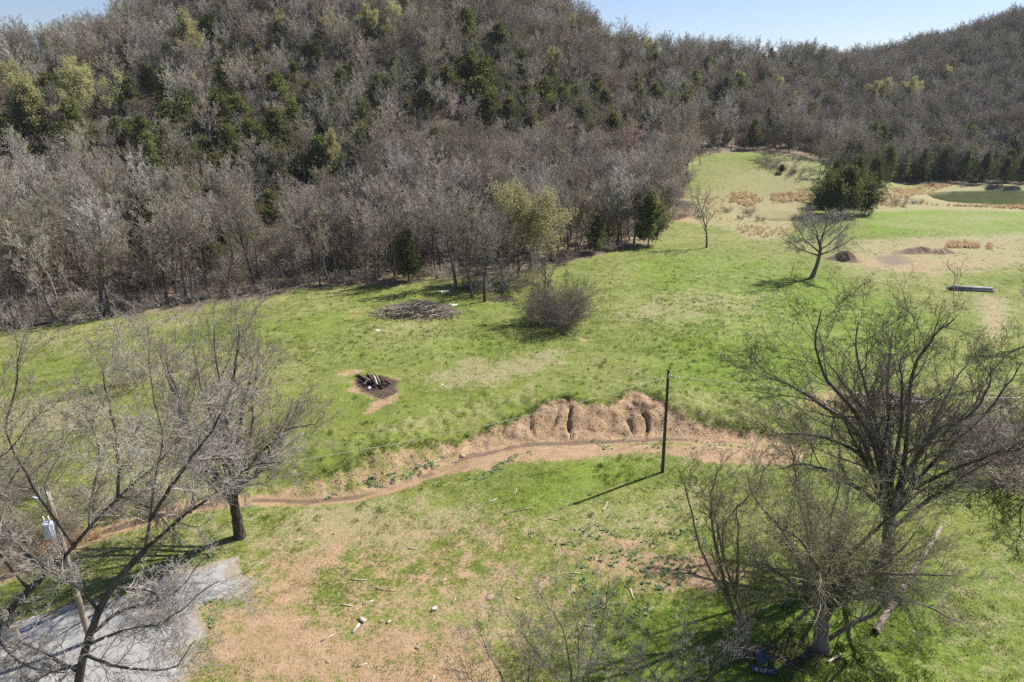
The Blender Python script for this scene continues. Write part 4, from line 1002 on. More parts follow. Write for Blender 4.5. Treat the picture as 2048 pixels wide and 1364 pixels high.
# two old trees whose feet stand just below the frame, leaning in from the left
bE = np.array(hit(-120, 1400))
limb_tree('dark leaning trunk rising from the left edge across the asphalt', bE, True, 0, [(-120, 1400, 0), (-60, 1320, .2), (0, 1242, .5), (70, 1170, .9), (130, 1112, 1.2)],
          [([(125, 1118, 1.2), (185, 1050, 1.6), (240, 992, 2), (300, 945, 2.4), (340, 905, 2.6), (385, 865, 3)], 1.0), [(235, 1000, 2), (238, 930, 1.6), (232, 880, 1.4), (222, 800, 1), (215, 730, .8)], [(150, 1095, 1.4), (90, 1010, .5), (40, 930, 0), (10, 860, 0), (30, 770, 0), (40, 660, 0)], [(60, 1180, 1), (-20, 1080, 0), (-60, 980, -.5), (0, 900, -1), (40, 850, -1)],
           [(0, 1245, .5), (10, 1300, -.5), (60, 1340, -1), (130, 1360, -1.5)], [(180, 1055, 1.6), (180, 1000, 3), (200, 900, 4), (160, 820, 4.5)], [(120, 1120, 1.2), (60, 1110, 3), (0, 1020, 4.5), (-40, 950, 5)], [(240, 992, 2), (300, 1010, .5), (350, 1060, 0)], [(0, 1245, .5), (-60, 1150, 2), (-40, 1050, 3), (20, 960, 3.5), (60, 900, 4)]],
          FINE(19, 9, 6, 2, .27, .02, .4, .008), 850, (M['bark_dark'], M['twig_pale']), (.22, .16), (.095, .018))
bE2 = np.array(hit(140, 1440))
limb_tree('thick dark forked tree standing in front of the asphalt pad', bE2, True, 0, [(140, 1440, 0), (160, 1345, 0), (182, 1260, .2), (225, 1175, .5), (290, 1097, .8)],
          [([(288, 1100, .8), (370, 1030, 1.2), (430, 985, 1.5), (485, 940, 1.8), (560, 915, 2)], 1.0), ([(290, 1098, .8), (300, 1030, .4), (306, 960, .2), (318, 880, 0), (300, 780, 0), (285, 640, 0)], .8), [(165, 1330, 0), (100, 1345, -.5), (40, 1375, -1)], [(175, 1290, .1), (250, 1255, -.6), (330, 1235, -1), (420, 1150, -1.5)], [(200, 1225, .3), (150, 1170, -.5), (110, 1150, -1), (60, 1100, -1.5)],
           [(300, 1040, .4), (350, 950, 0), (400, 860, -.4), (420, 790, -.6)], [(170, 1310, 0), (230, 1330, -1), (330, 1340, -1.5), (380, 1290, -1.8)], [(225, 1175, .5), (300, 1190, 2), (340, 1250, 2.2)], [(380, 1025, 1.2), (400, 960, 3), (440, 880, 4), (460, 800, 4.5)], [(180, 1270, .2), (250, 1220, 1.8), (330, 1200, 2.5), (400, 1130, 3)], [(160, 1345, 0), (60, 1290, 1), (20, 1230, 1.5)]],
          FINE(19, 9, 6, 2, .27, .02, .4, .008), 860, (M['bark_dark'], M['twig_pale']), (.2, .14), (.09, .018))
# saplings whose tops reach in from below the frame
for i, (bx, by, stems, lab) in enumerate([
    (1150, 1440, [[(1150, 1440, 0), (1140, 1330, 0), (1120, 1240, 0), (1065, 1155, 0)], [(1150, 1400, 0), (1160, 1290, .3), (1150, 1130, .5)], [(1145, 1400, 0), (1075, 1300, -.4), (1000, 1210, -.6)], [(1152, 1400, 0), (1190, 1290, .3), (1215, 1180, .6)]], 'thin pale sapling with its top reaching up from the bottom edge, left of the shade'),
    (1040, 1460, [[(1040, 1460, 0), (1000, 1340, 0), (950, 1240, 0)], [(1040, 1460, 0), (1050, 1340, .3), (1030, 1230, .5)], [(1035, 1460, 0), (960, 1370, -.4), (920, 1330, -.6)]], 'short sprawling sapling leftmost along the bottom edge'),
    (1330, 1450, [[(1330, 1450, 0), (1310, 1350, 0), (1235, 1260, 0)], [(1335, 1450, 0), (1365, 1340, .3), (1370, 1220, .5)], [(1330, 1440, 0), (1270, 1340, -.4), (1195, 1330, -.6)], [(1340, 1440, 0), (1430, 1340, .3), (1490, 1290, .6)]], 'pale twiggy sapling at the bottom edge against the tree shade')]):
    limb_tree(lab, np.array(hit(bx, by)), True, 0, [stems[0][0], stems[0][1]], stems, FINE(14, 7, 5, 2, .18, .07, .36, .006), 870 + i, (M['bark_tan'], M['twig_pale']), (.05, .035), (.045, .012), 'saplings along the bottom edge', name='sapling')
# brush at the right edge and by the creek
tr, cr = wild_tree(880, h=11, spread=1.2, limbs=9, fork=.2, rtrunk=.18, rm=.011, dens=1.0)
r = thing('bare_tree', 'dense bare tree cut by the right edge beyond the timber stack', 'tree', tuple(hit(2055, 690))); tr.build('trunk', M['bark_dark'], r); cr.build('crown', M['twig_dark'], r)
for i, (px, py, sc) in enumerate([(1960, 960, 2.0), (2010, 930, 2.2), (2060, 980, 2.0), (2050, 860, 2.3), (1990, 890, 1.7)]):
    place('bramble_thicket', SHR, ('stems', 'twigs'), i % 4, 'dense grey-brown brush at the right edge behind the big tree, ' + ['lowest', 'middle', 'right lower', 'right upper', 'left upper'][i] + ' clump', 'shrub', hit(px, py), 'brush at the right edge', sc=sc)
for i, (px, py, sc) in enumerate([(-20, 1110, 1.2), (40, 1085, 1.0), (95, 1060, 1.0), (20, 1000, 1.3), (80, 980, 1.1), (-40, 960, 1.4), (180, 1045, .9), (260, 1025, .9), (330, 1005, .8)]):
    place('bramble_thicket', SHR, ('stems', 'twigs'), i % 4, 'tangled brown bramble on the creek bank at the left, ' + ordinal(i), 'shrub', hit(px, py), 'brambles on the creek bank', sc=sc)

# ------------------------------------------------------------------ poles and wires
def tube_between(a, b, ra, rb, sides=10, cap=True, n=2):
    a, b = np.array(a, float), np.array(b, float); f = np.linspace(0, 1, n)[:, None]
    return Geo().tubes((a + (b - a) * f)[None], np.linspace(ra, rb, n)[None], sides, cap)
def add_tube(G, a, b, ra, rb, sides=8):
    G.tubes(np.array([a, b], float)[None], np.array([ra, rb], float)[None], sides, True); return G
pc = hit(1325, 945); top_c = at(1337, 742, pc[1]) - pc
r = thing('utility_pole', 'plain dark green-brown wooden pole standing in the pasture', 'utility pole', tuple(pc))
tube_between((0, 0, -.4), top_c, .15, .105, 12, True, 8).build('post', M['pole_wood'], r)
G = Geo(); add_tube(G, top_c + (-.1, 0, .0), top_c + (.1, 0, .0), .12, .12); G.build('cap', M['pole_wood'], r)
G = Geo(); add_tube(G, top_c + (.0, -.13, -.42), top_c + (.26, -.13, -.34), .02, .02); add_tube(G, top_c + (.0, -.12, -.55), top_c + (.0, -.12, -.3), .025, .025); G.build('bracket', M['steel'], r)
G = Geo()
for k in range(4): add_tube(G, top_c + (.05, -.15, -.42 + k * .05), top_c + (.05, -.15, -.39 + k * .05), .055, .04)
G.build('insulator', M['ceramic'], r)
pl = hit(182, 1285); top_l = at(95, 985, pl[1]) - pl
r = thing('utility_pole', 'weathered leaning pole carrying a grey transformer beside the asphalt', 'utility pole', tuple(pl))
tube_between((0, 0, -.4), top_l, .17, .12, 12, True, 8).build('post', M['grey_pole'], r)
on = lambda f, dx=0, dy=0, dz=0: top_l * f + np.array([dx, dy, dz])
can_c = at(106, 1052, pl[1]) - pl
G = Geo(); prof = [(-.46, .22), (-.44, .24), (.36, .24), (.38, .26), (.43, .26), (.45, .22), (.5, .09)]
zs = np.array([[can_c[0], can_c[1] - .35, can_c[2] + z] for z, _ in prof]); G.tubes(zs[None], np.array([q for _, q in prof])[None], 20, True); can = G.build('transformer', M['can'], r)
G = Geo()
for sx in (-.12, .14): add_tube(G, (can_c[0] + sx, can_c[1] - .35, can_c[2] + .5), (can_c[0] + sx, can_c[1] - .35, can_c[2] + .82), .05, .03)
G.build('bushing', M['ceramic'], can)
G = Geo(); G.box((can_c[0] + .05, can_c[1] - .12, can_c[2] + .25), (.2, .3, .06)); G.box((can_c[0] + .05, can_c[1] - .12, can_c[2] - .25), (.2, .3, .06)); G.build('mounting_lug', M['steel'], can)
G = Geo()
for k in range(9): an = k * 2 * math.pi / 9; G.box((can_c[0] + .25 * math.cos(an), can_c[1] - .35 + .25 * math.sin(an), can_c[2] - .05), (.025, .025, .7))
G.build('cooling_fin', M['can'], can)
G = Geo(); c1 = on(.97); add_tube(G, c1 + (0, -.12, 0), c1 + (-.62, -.2, .05), .03, .03); add_tube(G, c1 + (0, -.12, -.35), c1 + (-.45, -.2, .0), .018, .018); G.build('bracket', M['steel'], r)
G = Geo(); add_tube(G, c1 + (-.35, -.22, .05), c1 + (-.68, -.22, .16), .06, .045); add_tube(G, c1 + (-.5, -.2, -.1), c1 + (-.3, -.22, -.42), .045, .045); G.build('fuse_cutout', M['ceramic'], r)
G = Geo(); add_tube(G, c1 + (.02, -.1, .1), c1 + (.02, -.1, .4), .05, .03); G.build('insulator', M['ceramic'], r)
def wire(name, a, b, sag, label, rr=.012):
    f = np.linspace(0, 1, 30)[:, None]; P = np.array(a) * (1 - f) + np.array(b) * f; P[:, 2] -= (4 * sag * f * (1 - f))[:, 0]
    return tag(Geo().tubes(P[None], np.full((1, 30), rr), 4).build(name, M['wire']), label, 'wire')
wire('power_line', pl + top_l + (0, 0, .1), pc + top_c + (0, -.14, -.35), 1.2, 'thin sagging wire between the transformer pole and the pasture pole')
wire('power_line', pc + top_c + (.1, -.14, -.35), (62, 47, 8.5), 1.5, 'thin wire from the pasture pole out past the right edge')
wire('power_line', pl + top_l + (-.6, -.2, .1), (-75, 22, 9.5), 1.0, 'thin wire from the transformer pole out past the left edge')

# the felled pole lying under the right-hand trees
a0, a1 = hit(1750, 1268), hit(1880, 1062)
r = thing('fallen_pole', 'long pale round timber pole lying on the shaded grass at right', 'log', tuple(a0))
v = a1 - a0
G = Geo(); G.tubes((np.array([0, 0, .17]) + v * np.linspace(0, 1, 14)[:, None])[None], (np.linspace(.19, .15, 14))[None], 14, False); G.build('shaft', M['log_end'], r)
e = v / np.linalg.norm(v); G = Geo(); add_tube(G, np.array([0, 0, .17]) - e * .03, np.array([0, 0, .17]) + e * .02, .186, .186, 14); G.build('cut_end', M['char'], r)
for f in (.06, .16):
    G = Geo(); add_tube(G, np.array([0, 0, .17]) + v * f, np.array([0, 0, .17]) + v * f + e * .12, .197, .197, 14); G.build('band', M['wood_brown'], r)

# stacked beams
b0 = hit(1945, 582); ang = math.radians(-9)
for k in range(5):
    rz = ang + RNG.uniform(-.02, .02); off = [(0, 0, .16), (0, .42, .16), (0, .84, .16), (0, .2, .47), (.1, .62, .47)][k]
    o = Geo().box((0, 0, 0), (6.2 + RNG.uniform(-.4, .4), .38, .28), None, .03).build('timber_beam', M['beam'], None, (b0[0] + off[0], b0[1] + off[1], b0[2] + off[2]), smooth=False)
    o.rotation_euler.z = rz
    tag(o, 'long grey squared beam in the stack on the grass, ' + ['front bottom', 'middle bottom', 'rear bottom', 'front top', 'rear top'][k] + ' one', 'beam', 'beams stacked on the grass')
for k in (-2.6, 0, 2.6):
    tag(Geo().box((b0[0] + k, b0[1] + .3 - k * .15, b0[2] - .02), (.15, 1.3, .12)).build('timber_bearer', M['wood_pale'], smooth=False), 'short pale bearer under the beam stack, ' + ('left end' if k < 0 else 'middle' if k == 0 else 'right end'), 'beam')

# ------------------------------------------------------------------ burnt heap, brush heaps, litter
bh = hit(752, 772)
logs = [((735, 752), (752, 775), .13, 'char'), ((748, 757), (755, 775), .11, 'wood_pale'), ((752, 755), (762, 774), .1, 'wood_brown'), ((716, 752), (735, 766), .1, 'char'), ((760, 758), (770, 778), .12, 'char'), ((724, 760), (745, 770), .12, 'wood_brown'), ((764, 762), (782, 772), .1, 'char'), ((735, 768), (758, 764), .11, 'wood_brown'), ((742, 780), (770, 776), .11, 'char'), ((728, 772), (742, 762), .09, 'wood_pale')]
for i, (p, q, rd, m) in enumerate(logs):
    A, B_ = hit(*p), hit(*q); A[2] += .15 + .1 * (i % 3); B_[2] += .38 - .1 * (i % 4)
    o = thing('burnt_log', ['charred', 'pale split'][m == 'wood_pale'] + ' log in the burnt heap, ' + ordinal(i), 'log', tuple(A), 'logs of the burnt heap')
    d_ = B_ - A; ln = smooth_line([(0, 0, 0), d_ * .5 + np.array([0, 0, .05]), d_], 7)
    Geo().tubes(ln[None], np.full((1, 7), rd) * RNG.uniform(.8, 1.1, 7), 8, True).build('shaft', M[m], o)
def rock(name, px, py, s, label, m='stone', cat='stone', group=None, lift=.3):
    g = np.random.default_rng(int(px * 7 + py)); p = hit(px, py)
    import bmesh
    bm = bmesh.new(); bmesh.ops.create_icosphere(bm, subdivisions=2, radius=1)
    for v in bm.verts:
        n = v.co.copy(); k = 1 + .35 * (vnoise(np.array([n.x * 1.7 + px]), np.array([n.y * 1.7 + n.z * 1.3 + py]))[0] - .5) * 2
        v.co = Vector((n.x * s[0] * k, n.y * s[1] * k, n.z * s[2] * k))
    me = bpy.data.meshes.new(name); bm.to_mesh(me); bm.free(); me.materials.append(M[m])
    o = link(name, me, None, (p[0], p[1], p[2] + s[2] * lift)); o.rotation_euler.z = g.random() * 6
    return tag(o, label, cat, group)
rock('stone', 739, 778, (.22, .19, .16), 'pale grey stone at the front of the burnt heap', 'white')
rock('stone', 980, 1197, (.27, .2, .08), 'flat pinkish stone slab on the grass left of the saplings')
rock('stone', 1036, 1199, (.17, .14, .07), 'small flat pinkish stone right of the larger slab')
rock('stone', 924, 914, (.3, .22, .16), 'brown rock at the edge of the creek')
for i, (px, py) in enumerate([(835, 1298), (763, 1245), (655, 1325), (1150, 1060), (1242, 1005), (668, 1068), (1062, 1075)]):
    rock('stone', px, py, (.13, .1, .07), 'fist sized pale stone on the near ground, ' + ordinal(i), group='loose pale stones')

def stick_pile(name, px, py, n, rx, ry, h, lab, m, seed, rr=.03, ln=(1.0, 3.0), main=0.0):
    g = np.random.default_rng(seed); p = hit(px, py); G = Geo(); pts = []
    for k in range(n):
        a = g.random() * 6.28; q = g.random() ** .6; x, y = math.cos(a) * q * rx, math.sin(a) * q * ry
        L = g.uniform(*ln); az = g.normal(main, .8) if g.random() < .7 else g.random() * 6.28; el = g.normal(.05, .18)
        d = np.array([math.cos(az) * math.cos(el), math.sin(az) * math.cos(el), math.sin(el)])
        zz = float(Z(p[0] + x, p[1] + y)) - p[2] + g.random() * h * (1 - q * .8) + .03
        c_ = np.array([x, y, zz]); w = g.normal(0, .1, (4, 3)) * L * .25; w[:, 2] = np.abs(w[:, 2]) * .5
        pts.append(c_ + np.linspace(-.5, .5, 4)[:, None] * d * L + w)
    G.tubes(np.array(pts), rr * g.uniform(.4, 1.5, (n, 1)) * np.linspace(1, .4, 4)[None], 4, False)
    o = thing(name, lab, 'brush pile', tuple(p)); s_ = G.build('branches', M[m], o); s_['kind'] = 'stuff'
    return o
stick_pile('brush_pile', 838, 626, 340, 6.0, 2.4, 1.9, 'long heap of cut grey branches in front of the wood', 'grey_pole', 1, .05, (1.5, 5), .3)
stick_pile('brush_pile', 1000, 600, 110, 3.6, 1.4, .5, 'low heap of dead branches under the corner trees', 'wood_brown', 2, .03, (1, 3), .1)
stick_pile('brush_pile', 1778, 810, 220, 5.5, 2.2, .9, 'rubbish and branch heap seen through the big right-hand tree', 'wood_brown', 3, .04, (1, 3), 0)
stick_pile('brush_pile', 1362, 412, 120, 3.5, 2.0, 1.2, 'grey branch heap at the meadow foot by the wood', 'wood_brown', 4, .05, (1.5, 4), 0)
stick_pile('brush_pile', 1590, 1316, 130, 2.6, 1.0, .4, 'heap of broken sticks round the foot of the tan tree', 'wood_brown', 5, .02, (.5, 1.8), -.3)
stick_pile('brush_pile', 1462, 1300, 50, .9, .45, .25, 'little heap of sticks left of the slender tree foot', 'wood_pale', 6, .018, (.4, 1.1), 0)
stick_pile('exposed_roots', 1283, 818, 70, 1.1, .7, .3, 'dark tangle of exposed roots at the top of the bank near the pole', 'wood_brown', 8, .022, (.4, 1.4), 1.2)
stick_pile('exposed_roots', 1130, 806, 40, .8, .5, .2, 'small tangle of exposed roots above the deepest cleft of the bank', 'wood_brown', 9, .018, (.3, 1.0), 1.2)
stick_pile('brush_pile', 745, 770, 90, 1.6, .9, .5, 'black charred branches of the burnt heap', 'char', 7, .025, (.4, 1.3), 0)

def stick(ps, rr, lab, m='wood_pale', cat='stick', n=8, name='stick', group='sticks lying on the near ground'):
    P = np.array([hit(*q) for q in ps]); P[:, 2] += rr * .8; o = P[0].copy(); ln = smooth_line(P - o, n)
    ln[1:-1] += RNG.normal(0, .012, (n - 2, 3))
    q = Geo().tubes(ln[None], np.linspace(rr, rr * .55, n)[None], 6, True).build(name, M[m], None, tuple(o))
    return tag(q, lab, cat, group)
stick([(1008, 1031), (1030, 1024), (1063, 1018)], .05, 'longest grey stick on the grass left of the pole shadow', 'wood_brown')
stick([(1206, 1022), (1210, 1016), (1215, 1006)], .06, 'short curved stick just right of the pole shadow tip', 'wood_pale')
stick([(752, 1178), (770, 1182), (792, 1183)], .035, 'dark curved stick on the bare soil', 'wood_brown')
stick([(1510, 1296), (1560, 1318), (1608, 1348)], .06, 'long fallen branch from the slender tree toward the tan tree foot', 'wood_brown')
stick([(1655, 1330), (1682, 1312)], .08, 'broken pale branch right of the tan tree foot', 'wood_pale')
stick([(880, 919), (866, 927)], .05, 'pale stick beside the creek water', 'wood_pale')
stick([(498, 1143), (525, 1125), (552, 1104)], .03, 'thin pale stick beyond the tip of the asphalt', 'wood_pale')
chips = [((700, 1161), (733, 1162)), ((725, 1210), (748, 1203)), ((682, 1211), (703, 1213)), ((883, 1167), (892, 1158)), ((972, 1008), (995, 998)), ((1029, 990), (1034, 978)), ((865, 972), (879, 964)), ((816, 1099), (835, 1099)), ((974, 1094), (977, 1086)), ((1098, 1040), (1115, 1041)), ((1143, 1147), (1160, 1148)), ((1186, 1148), (1198, 1147)),
         ((642, 1284), (668, 1270)), ((715, 1337), (735, 1329)), ((863, 1364), (870, 1353)), ((1167, 1251), (1190, 1253)), ((905, 1210), (912, 1195)), ((1260, 1178), (1268, 1200)), ((590, 1085), (603, 1078)), ((560, 1091), (565, 1087))]
where = ['on the soil left of the asphalt tip', 'on the bare orange soil', 'on the soil at far left', 'on the grass strip', 'on the grass below the creek bend', 'on the grass below the creek gravel', 'by the creek edge', 'on the straw patch', 'in the middle of the weedy soil', 'right of the long grey stick', 'among the leafy weeds', 'among the leafy weeds, right of another', 'on the lower left soil', 'near the bottom edge at left',
         'cut by the bottom edge', 'in the edge of the tree shade', 'near the white jug', 'in the tree shade', 'above the asphalt tip', 'above the asphalt tip, left of another']
for i, ((p, q)) in enumerate(chips):
    A, B_ = hit(*p), hit(*q); L = float(np.hypot(*(B_ - A)[:2])); c_ = (A + B_) / 2
    o = Geo().box((0, 0, 0), (max(L, .22), .07, .03), None, .02).build('wood_scrap', M['wood_pale'], None, (c_[0], c_[1], c_[2] + .035), smooth=False)
    o.rotation_euler = (0, math.asin(max(-1, min(1, -(B_ - A)[2] / max(L, .3)))), math.atan2(B_[1] - A[1], B_[0] - A[0]))
    tag(o, 'thin bleached wood scrap ' + where[i], 'wood scrap', 'bleached wood scraps on the ground')
for i, (px, py, L, W, rz, lab) in enumerate([(713, 1260, .7, .16, 1.2, 'broken pale board standing out of the soil pair, front one'), (724, 1243, .55, .3, -.7, 'wide broken pale board lying behind a narrower one'), (777, 1247, .3, .14, .6, 'short white board chip right of the broken boards')]):
    p = hit(px, py); o = Geo().box((0, 0, 0), (L, W, .04), None, .03).build('broken_board', M['wood_pale'], None, (p[0], p[1], p[2] + .06), smooth=False); o.rotation_euler = (.08, -.1, rz); tag(o, lab, 'board')
# white jug
p = hit(869, 1221); r = thing('plastic_jug', 'small white jug standing on the grass', 'jug', tuple(p), None, .6)
G = Geo(); zs = [(-.16, .075), (-.15, .09), (.08, .09), (.13, .06), (.15, .03)]; G.tubes(np.array([[z, 0, .1] for z, _ in zs])[None], np.array([q for _, q in zs])[None], 12, True); G.build('body', M['white'], r)
G = Geo(); add_tube(G, (.145, 0, .1), (.19, 0, .1), .033, .033); G.build('cap', M['can'], r)
# scraps of white by the brush heap and in the rubbish
for i, (px, py, s_, lab) in enumerate([(880, 584, .5, 'white rag behind the brush heap, left one'), (893, 583, .45, 'white rag behind the brush heap, right one'), (907, 611, .55, 'white rag at the right end of the brush heap'), (756, 662, .25, 'white scrap on the grass left below the brush heap'), (1815, 800, .9, 'pale blue-white sheet in the rubbish heap, left one'), (1832, 806, .7, 'pale blue-white sheet in the rubbish heap, right one'), (1740, 790, .3, 'small white scrap left of the rubbish sheets'), (885, 770, .12, 'white speck on the grass right of the burnt heap')]):
    p = hit(px, py); n = 6; X, Y = np.meshgrid(np.linspace(-1, 1, n), np.linspace(-1, 1, n)); g = np.random.default_rng(i + 50)
    zz = g.random((n, n)) * .35; Vv = np.stack([X * s_, Y * s_ * .6, zz * s_ + .03], -1).reshape(-1, 3); id_ = np.arange(n * n).reshape(n, n)
    bot = Vv - np.array([0, 0, .02]); q = np.stack([id_[:-1, :-1], id_[:-1, 1:], id_[1:, 1:], id_[1:, :-1]], -1).reshape(-1, 4)
    o = Geo().add(Vv, q).add(bot, q[:, ::-1]).build('crumpled_sheet', M['white'] if i < 4 or i > 5 else M['can'], None, tuple(p)); tag(o, lab, 'rag')
# heaps of dug soil on the far mud
M['spoil'] = plain_mat('dug_soil', (.15, .1, .062), (.33, .235, .155), 1.6, .95, 0, .8, .12)
def soil_heap(px, py, rx, ry, h, lab, seed, rz=0.0):
    p = hit(px, py); nr, na_ = 14, 40; g = np.random.default_rng(seed); ph = g.random(3) * 6
    q, a = np.meshgrid(np.linspace(0, 1, nr), np.linspace(0, 2 * math.pi, na_, endpoint=False), indexing='ij')
    k = 1 + .16 * np.sin(2 * a + ph[0]) + .12 * np.sin(3 * a + ph[1]); x, y = rx * q * k * np.cos(a), ry * q * k * np.sin(a)
    z = h * (np.cos(q * math.pi) * .5 + .5) ** 1.2 * (.65 + .7 * fbm(x / 1.1 + seed * 7, y / 1.1, 3)) + (fbm(x / .5, y / .5 + seed, 2) - .5) * .22 * (q < .97) - .12
    id_ = np.arange(nr * na_).reshape(nr, na_); Q_ = np.stack([id_[:-1], np.roll(id_, -1, 1)[:-1], np.roll(id_, -1, 1)[1:], id_[1:]], -1).reshape(-1, 4)
    o = Geo().add(np.stack([x, y, z], -1).reshape(-1, 3), Q_).build('soil_heap', M['spoil'], None, tuple(p)); o.rotation_euler.z = rz
    return tag(o, lab, 'soil heap')
soil_heap(1690, 520, 4.2, 2.8, 1.9, 'rounded brown soil heap beside the wet tracks near the leaning tree', 1)
soil_heap(1835, 505, 5.2, 2.8, 1.5, 'darker long soil heap between the puddle and the orange grass, taller left end', 2)
soil_heap(1880, 506, 4.4, 2.2, 1.1, 'lower right tail of the long dark soil heap', 3)
# blue scrap metal at the foot of the slender tree
def panel(px, py, size, rot, m, lab, lift):
    p = hit(px, py); nx_ = 9; G = Geo()
    xs = np.linspace(-size[0] / 2, size[0] / 2, nx_); zz = .04 * np.array([k % 2 for k in range(nx_)]) + .03 * np.sin(xs * 2)
    top = np.array([[(x, y, z) for y in (-size[1] / 2, size[1] / 2)] for x, z in zip(xs, zz)]).reshape(-1, 3); bt = top - np.array([0, 0, .015])
    q = [(2 * k, 2 * k + 2, 2 * k + 3, 2 * k + 1) for k in range(nx_ - 1)]; o = G.add(top, q).add(bt, [f[::-1] for f in q]).build('scrap_panel', M[m], None, (p[0], p[1], p[2] + lift), smooth=False)
    o.rotation_euler = rot; return tag(o, lab, 'scrap metal')
panel(1528, 1345, (1.3, .42), (.15, .1, -.15), 'blue_metal', 'dark blue metal sheet lying lowest in front of the slender tree', .15)
panel(1522, 1325, (.65, .6), (.9, .3, -.5), 'blue_metal', 'bent blue metal sheet standing behind the flat blue one', .4)
panel(1512, 1318, (.5, .6), (1.0, -.6, .4), 'rust', 'rusty metal sheet leaning at the slender tree foot', .35)
panel(1612, 1318, (.7, .2), (.2, .1, .6), 'blue_metal', 'narrow blue strip of metal under the tan tree', .12)
# yellow parking stripe on the asphalt
sa_, sb_ = hit(292, 1190), hit(342, 1241); nseg = 20; f = np.linspace(0, 1, nseg)[:, None]; c_ = sa_[None, :2] * (1 - f) + sb_[None, :2] * f
dv = unit((sb_ - sa_)[:2]); nv = np.array([-dv[1], dv[0]]); wv = .06 * (1 + .3 * RNG.normal(0, 1, (nseg, 1)))
l2, r2 = c_ + nv * wv, c_ - nv * wv
Vv = np.vstack([np.column_stack([l2, Z(l2[:, 0], l2[:, 1]) + .018]), np.column_stack([r2, Z(r2[:, 0], r2[:, 1]) + .018])])
tag(link('painted_stripe', mesh('painted_stripe', Vv, [(k, k + nseg, k + nseg + 1, k + 1) for k in range(nseg - 1)], None, [M['yellow_paint']])), 'faded yellow parking stripe painted on the asphalt', kind='structure')

# ------------------------------------------------------------------ ground cover: grass tufts, weeds, sedge, pebbles
def tuft(seed, n, h, w, lean, wid):
    g = np.random.default_rng(seed); az = g.random(n) * 6.28; rr = g.random(n) ** .5 * w
    b0 = np.stack([np.cos(az) * rr, np.sin(az) * rr, np.full(n, -.01)], 1); a2 = az + g.normal(0, .8, n); hh = h * g.uniform(.5, 1.1, n)
    tip = b0 + np.stack([np.cos(a2) * hh * lean, np.sin(a2) * hh * lean, hh], 1); side = np.stack([-np.sin(a2), np.cos(a2), 0 * a2], 1) * wid
    mid = (b0 * .5 + tip * .5) + np.array([0, 0, 1]) * (hh * .12)[:, None]
    V = np.stack([b0 - side, b0 + side, mid + side * .8, mid - side * .8, tip], 1).reshape(-1, 3); k = np.arange(n)[:, None] * 5
    return Geo().add(V, k + np.array([[0, 1, 2, 3]]), k + np.array([[3, 2, 4]]))
def rosette(seed, n, h, w):
    g = np.random.default_rng(seed); az = g.random(n) * 6.28; el = g.uniform(.1, 1.1, n); L = w * g.uniform(.6, 1.1, n)
    d = np.stack([np.cos(az) * np.cos(el), np.sin(az) * np.cos(el), np.sin(el)], 1); s_ = np.stack([-np.sin(az), np.cos(az), 0 * az], 1)
    b0 = d * (L * .15)[:, None]; mid = d * (L * .6)[:, None]; tip = d * L[:, None] - np.array([0, 0, 1]) * (L * .2)[:, None]; W_ = s_ * (L * .2)[:, None]
    V = np.stack([b0, mid - W_, tip, mid + W_], 1).reshape(-1, 3)
    return Geo().add(V, np.arange(4 * n).reshape(-1, 4))
def lookup(A, x, y):
    i = np.clip(np.searchsorted(GX, x), 0, nx - 1); j = np.clip(np.searchsorted(GY, y), 0, ny - 1); return A[j, i]
def cover(name, protos, mname, pts, smin, smax, label, tilt=.15):
    """protos: Geo list. The first of each kind stands on the first points as a part of the object."""
    g = np.random.default_rng(len(pts)); z = Z(pts[:, 0], pts[:, 1]); P = np.column_stack([pts, z])
    objs = []
    for k, G in enumerate(protos):
        o = link(name.rstrip('s'), G.me(name, M[mname]), None, tuple(P[k])); objs.append((o,))
    P = P[len(protos):]; n = len(P)
    rot = np.column_stack([g.normal(0, tilt, n), g.normal(0, tilt, n), g.random(n) * 6.28])
    sc = g.uniform(smin, smax, n)
    ob = scatter(name, P, rot, sc, g.integers(0, len(protos), n), objs, label)
    for (o,) in objs: o.parent = ob
    return ob
g = np.random.default_rng(5)
def rnd(n, dmin, dmax, power=1.0):
    """random ground points in the sector in front of the camera, thinning with distance"""
    r = dmin * (dmax / dmin) ** (g.random(n) ** power); a = g.uniform(-.78, .78, n); return np.column_stack([r * np.sin(a), r * np.cos(a)])
tp_ = np.array([hit(*q)[:2] for q in [(640, 948), (720, 922), (745, 896), (830, 889), (900, 886), (985, 853), (1060, 828), (1085, 806), (1130, 793), (1170, 806), (1215, 810), (1262, 776), (1310, 790), (1345, 815), (1400, 840), (1480, 856), (1560, 870)]])
fr = np.concatenate([a_ + (b2 - a_) * g.random((int(np.hypot(*(b2 - a_)) * 16), 1)) for a_, b2 in zip(tp_[:-1], tp_[1:])]); fr = fr + g.normal(0, .3, fr.shape)
cover('bank_edge_grass', [tuft(60 + k, 20, .16, .16, 1.0, .011) for k in range(3)], 'grass', fr, .5, 1.4, 'ragged turf along the top of the eroded bank', .25)
P = rnd(330000, 24, 190)
m_ = lookup(dirt, P[:, 0], P[:, 1]); w_ = lookup(inwood, P[:, 0], P[:, 1]); pd = lookup(pad, P[:, 0], P[:, 1]); s_ = lookup(straw, P[:, 0], P[:, 1]); wt = lookup(wet, P[:, 0], P[:, 1]); bu = lookup(burn, P[:, 0], P[:, 1])
nz = fbm(P[:, 0] / 3, P[:, 1] / 3, 3) + .6 * (fbm(P[:, 0] / .9 + 7, P[:, 1] / .9, 2) - .5)
keep = (g.random(len(P)) < .12 + .5 * sm((nz - .42) / .3)) & (pd < .55) & (wt < .3) & (bu < .2) & (g.random(len(P)) > m_ * 1.08) & (g.random(len(P)) > w_ * .85) & (g.random(len(P)) > .35 * s_)
P = P[keep]
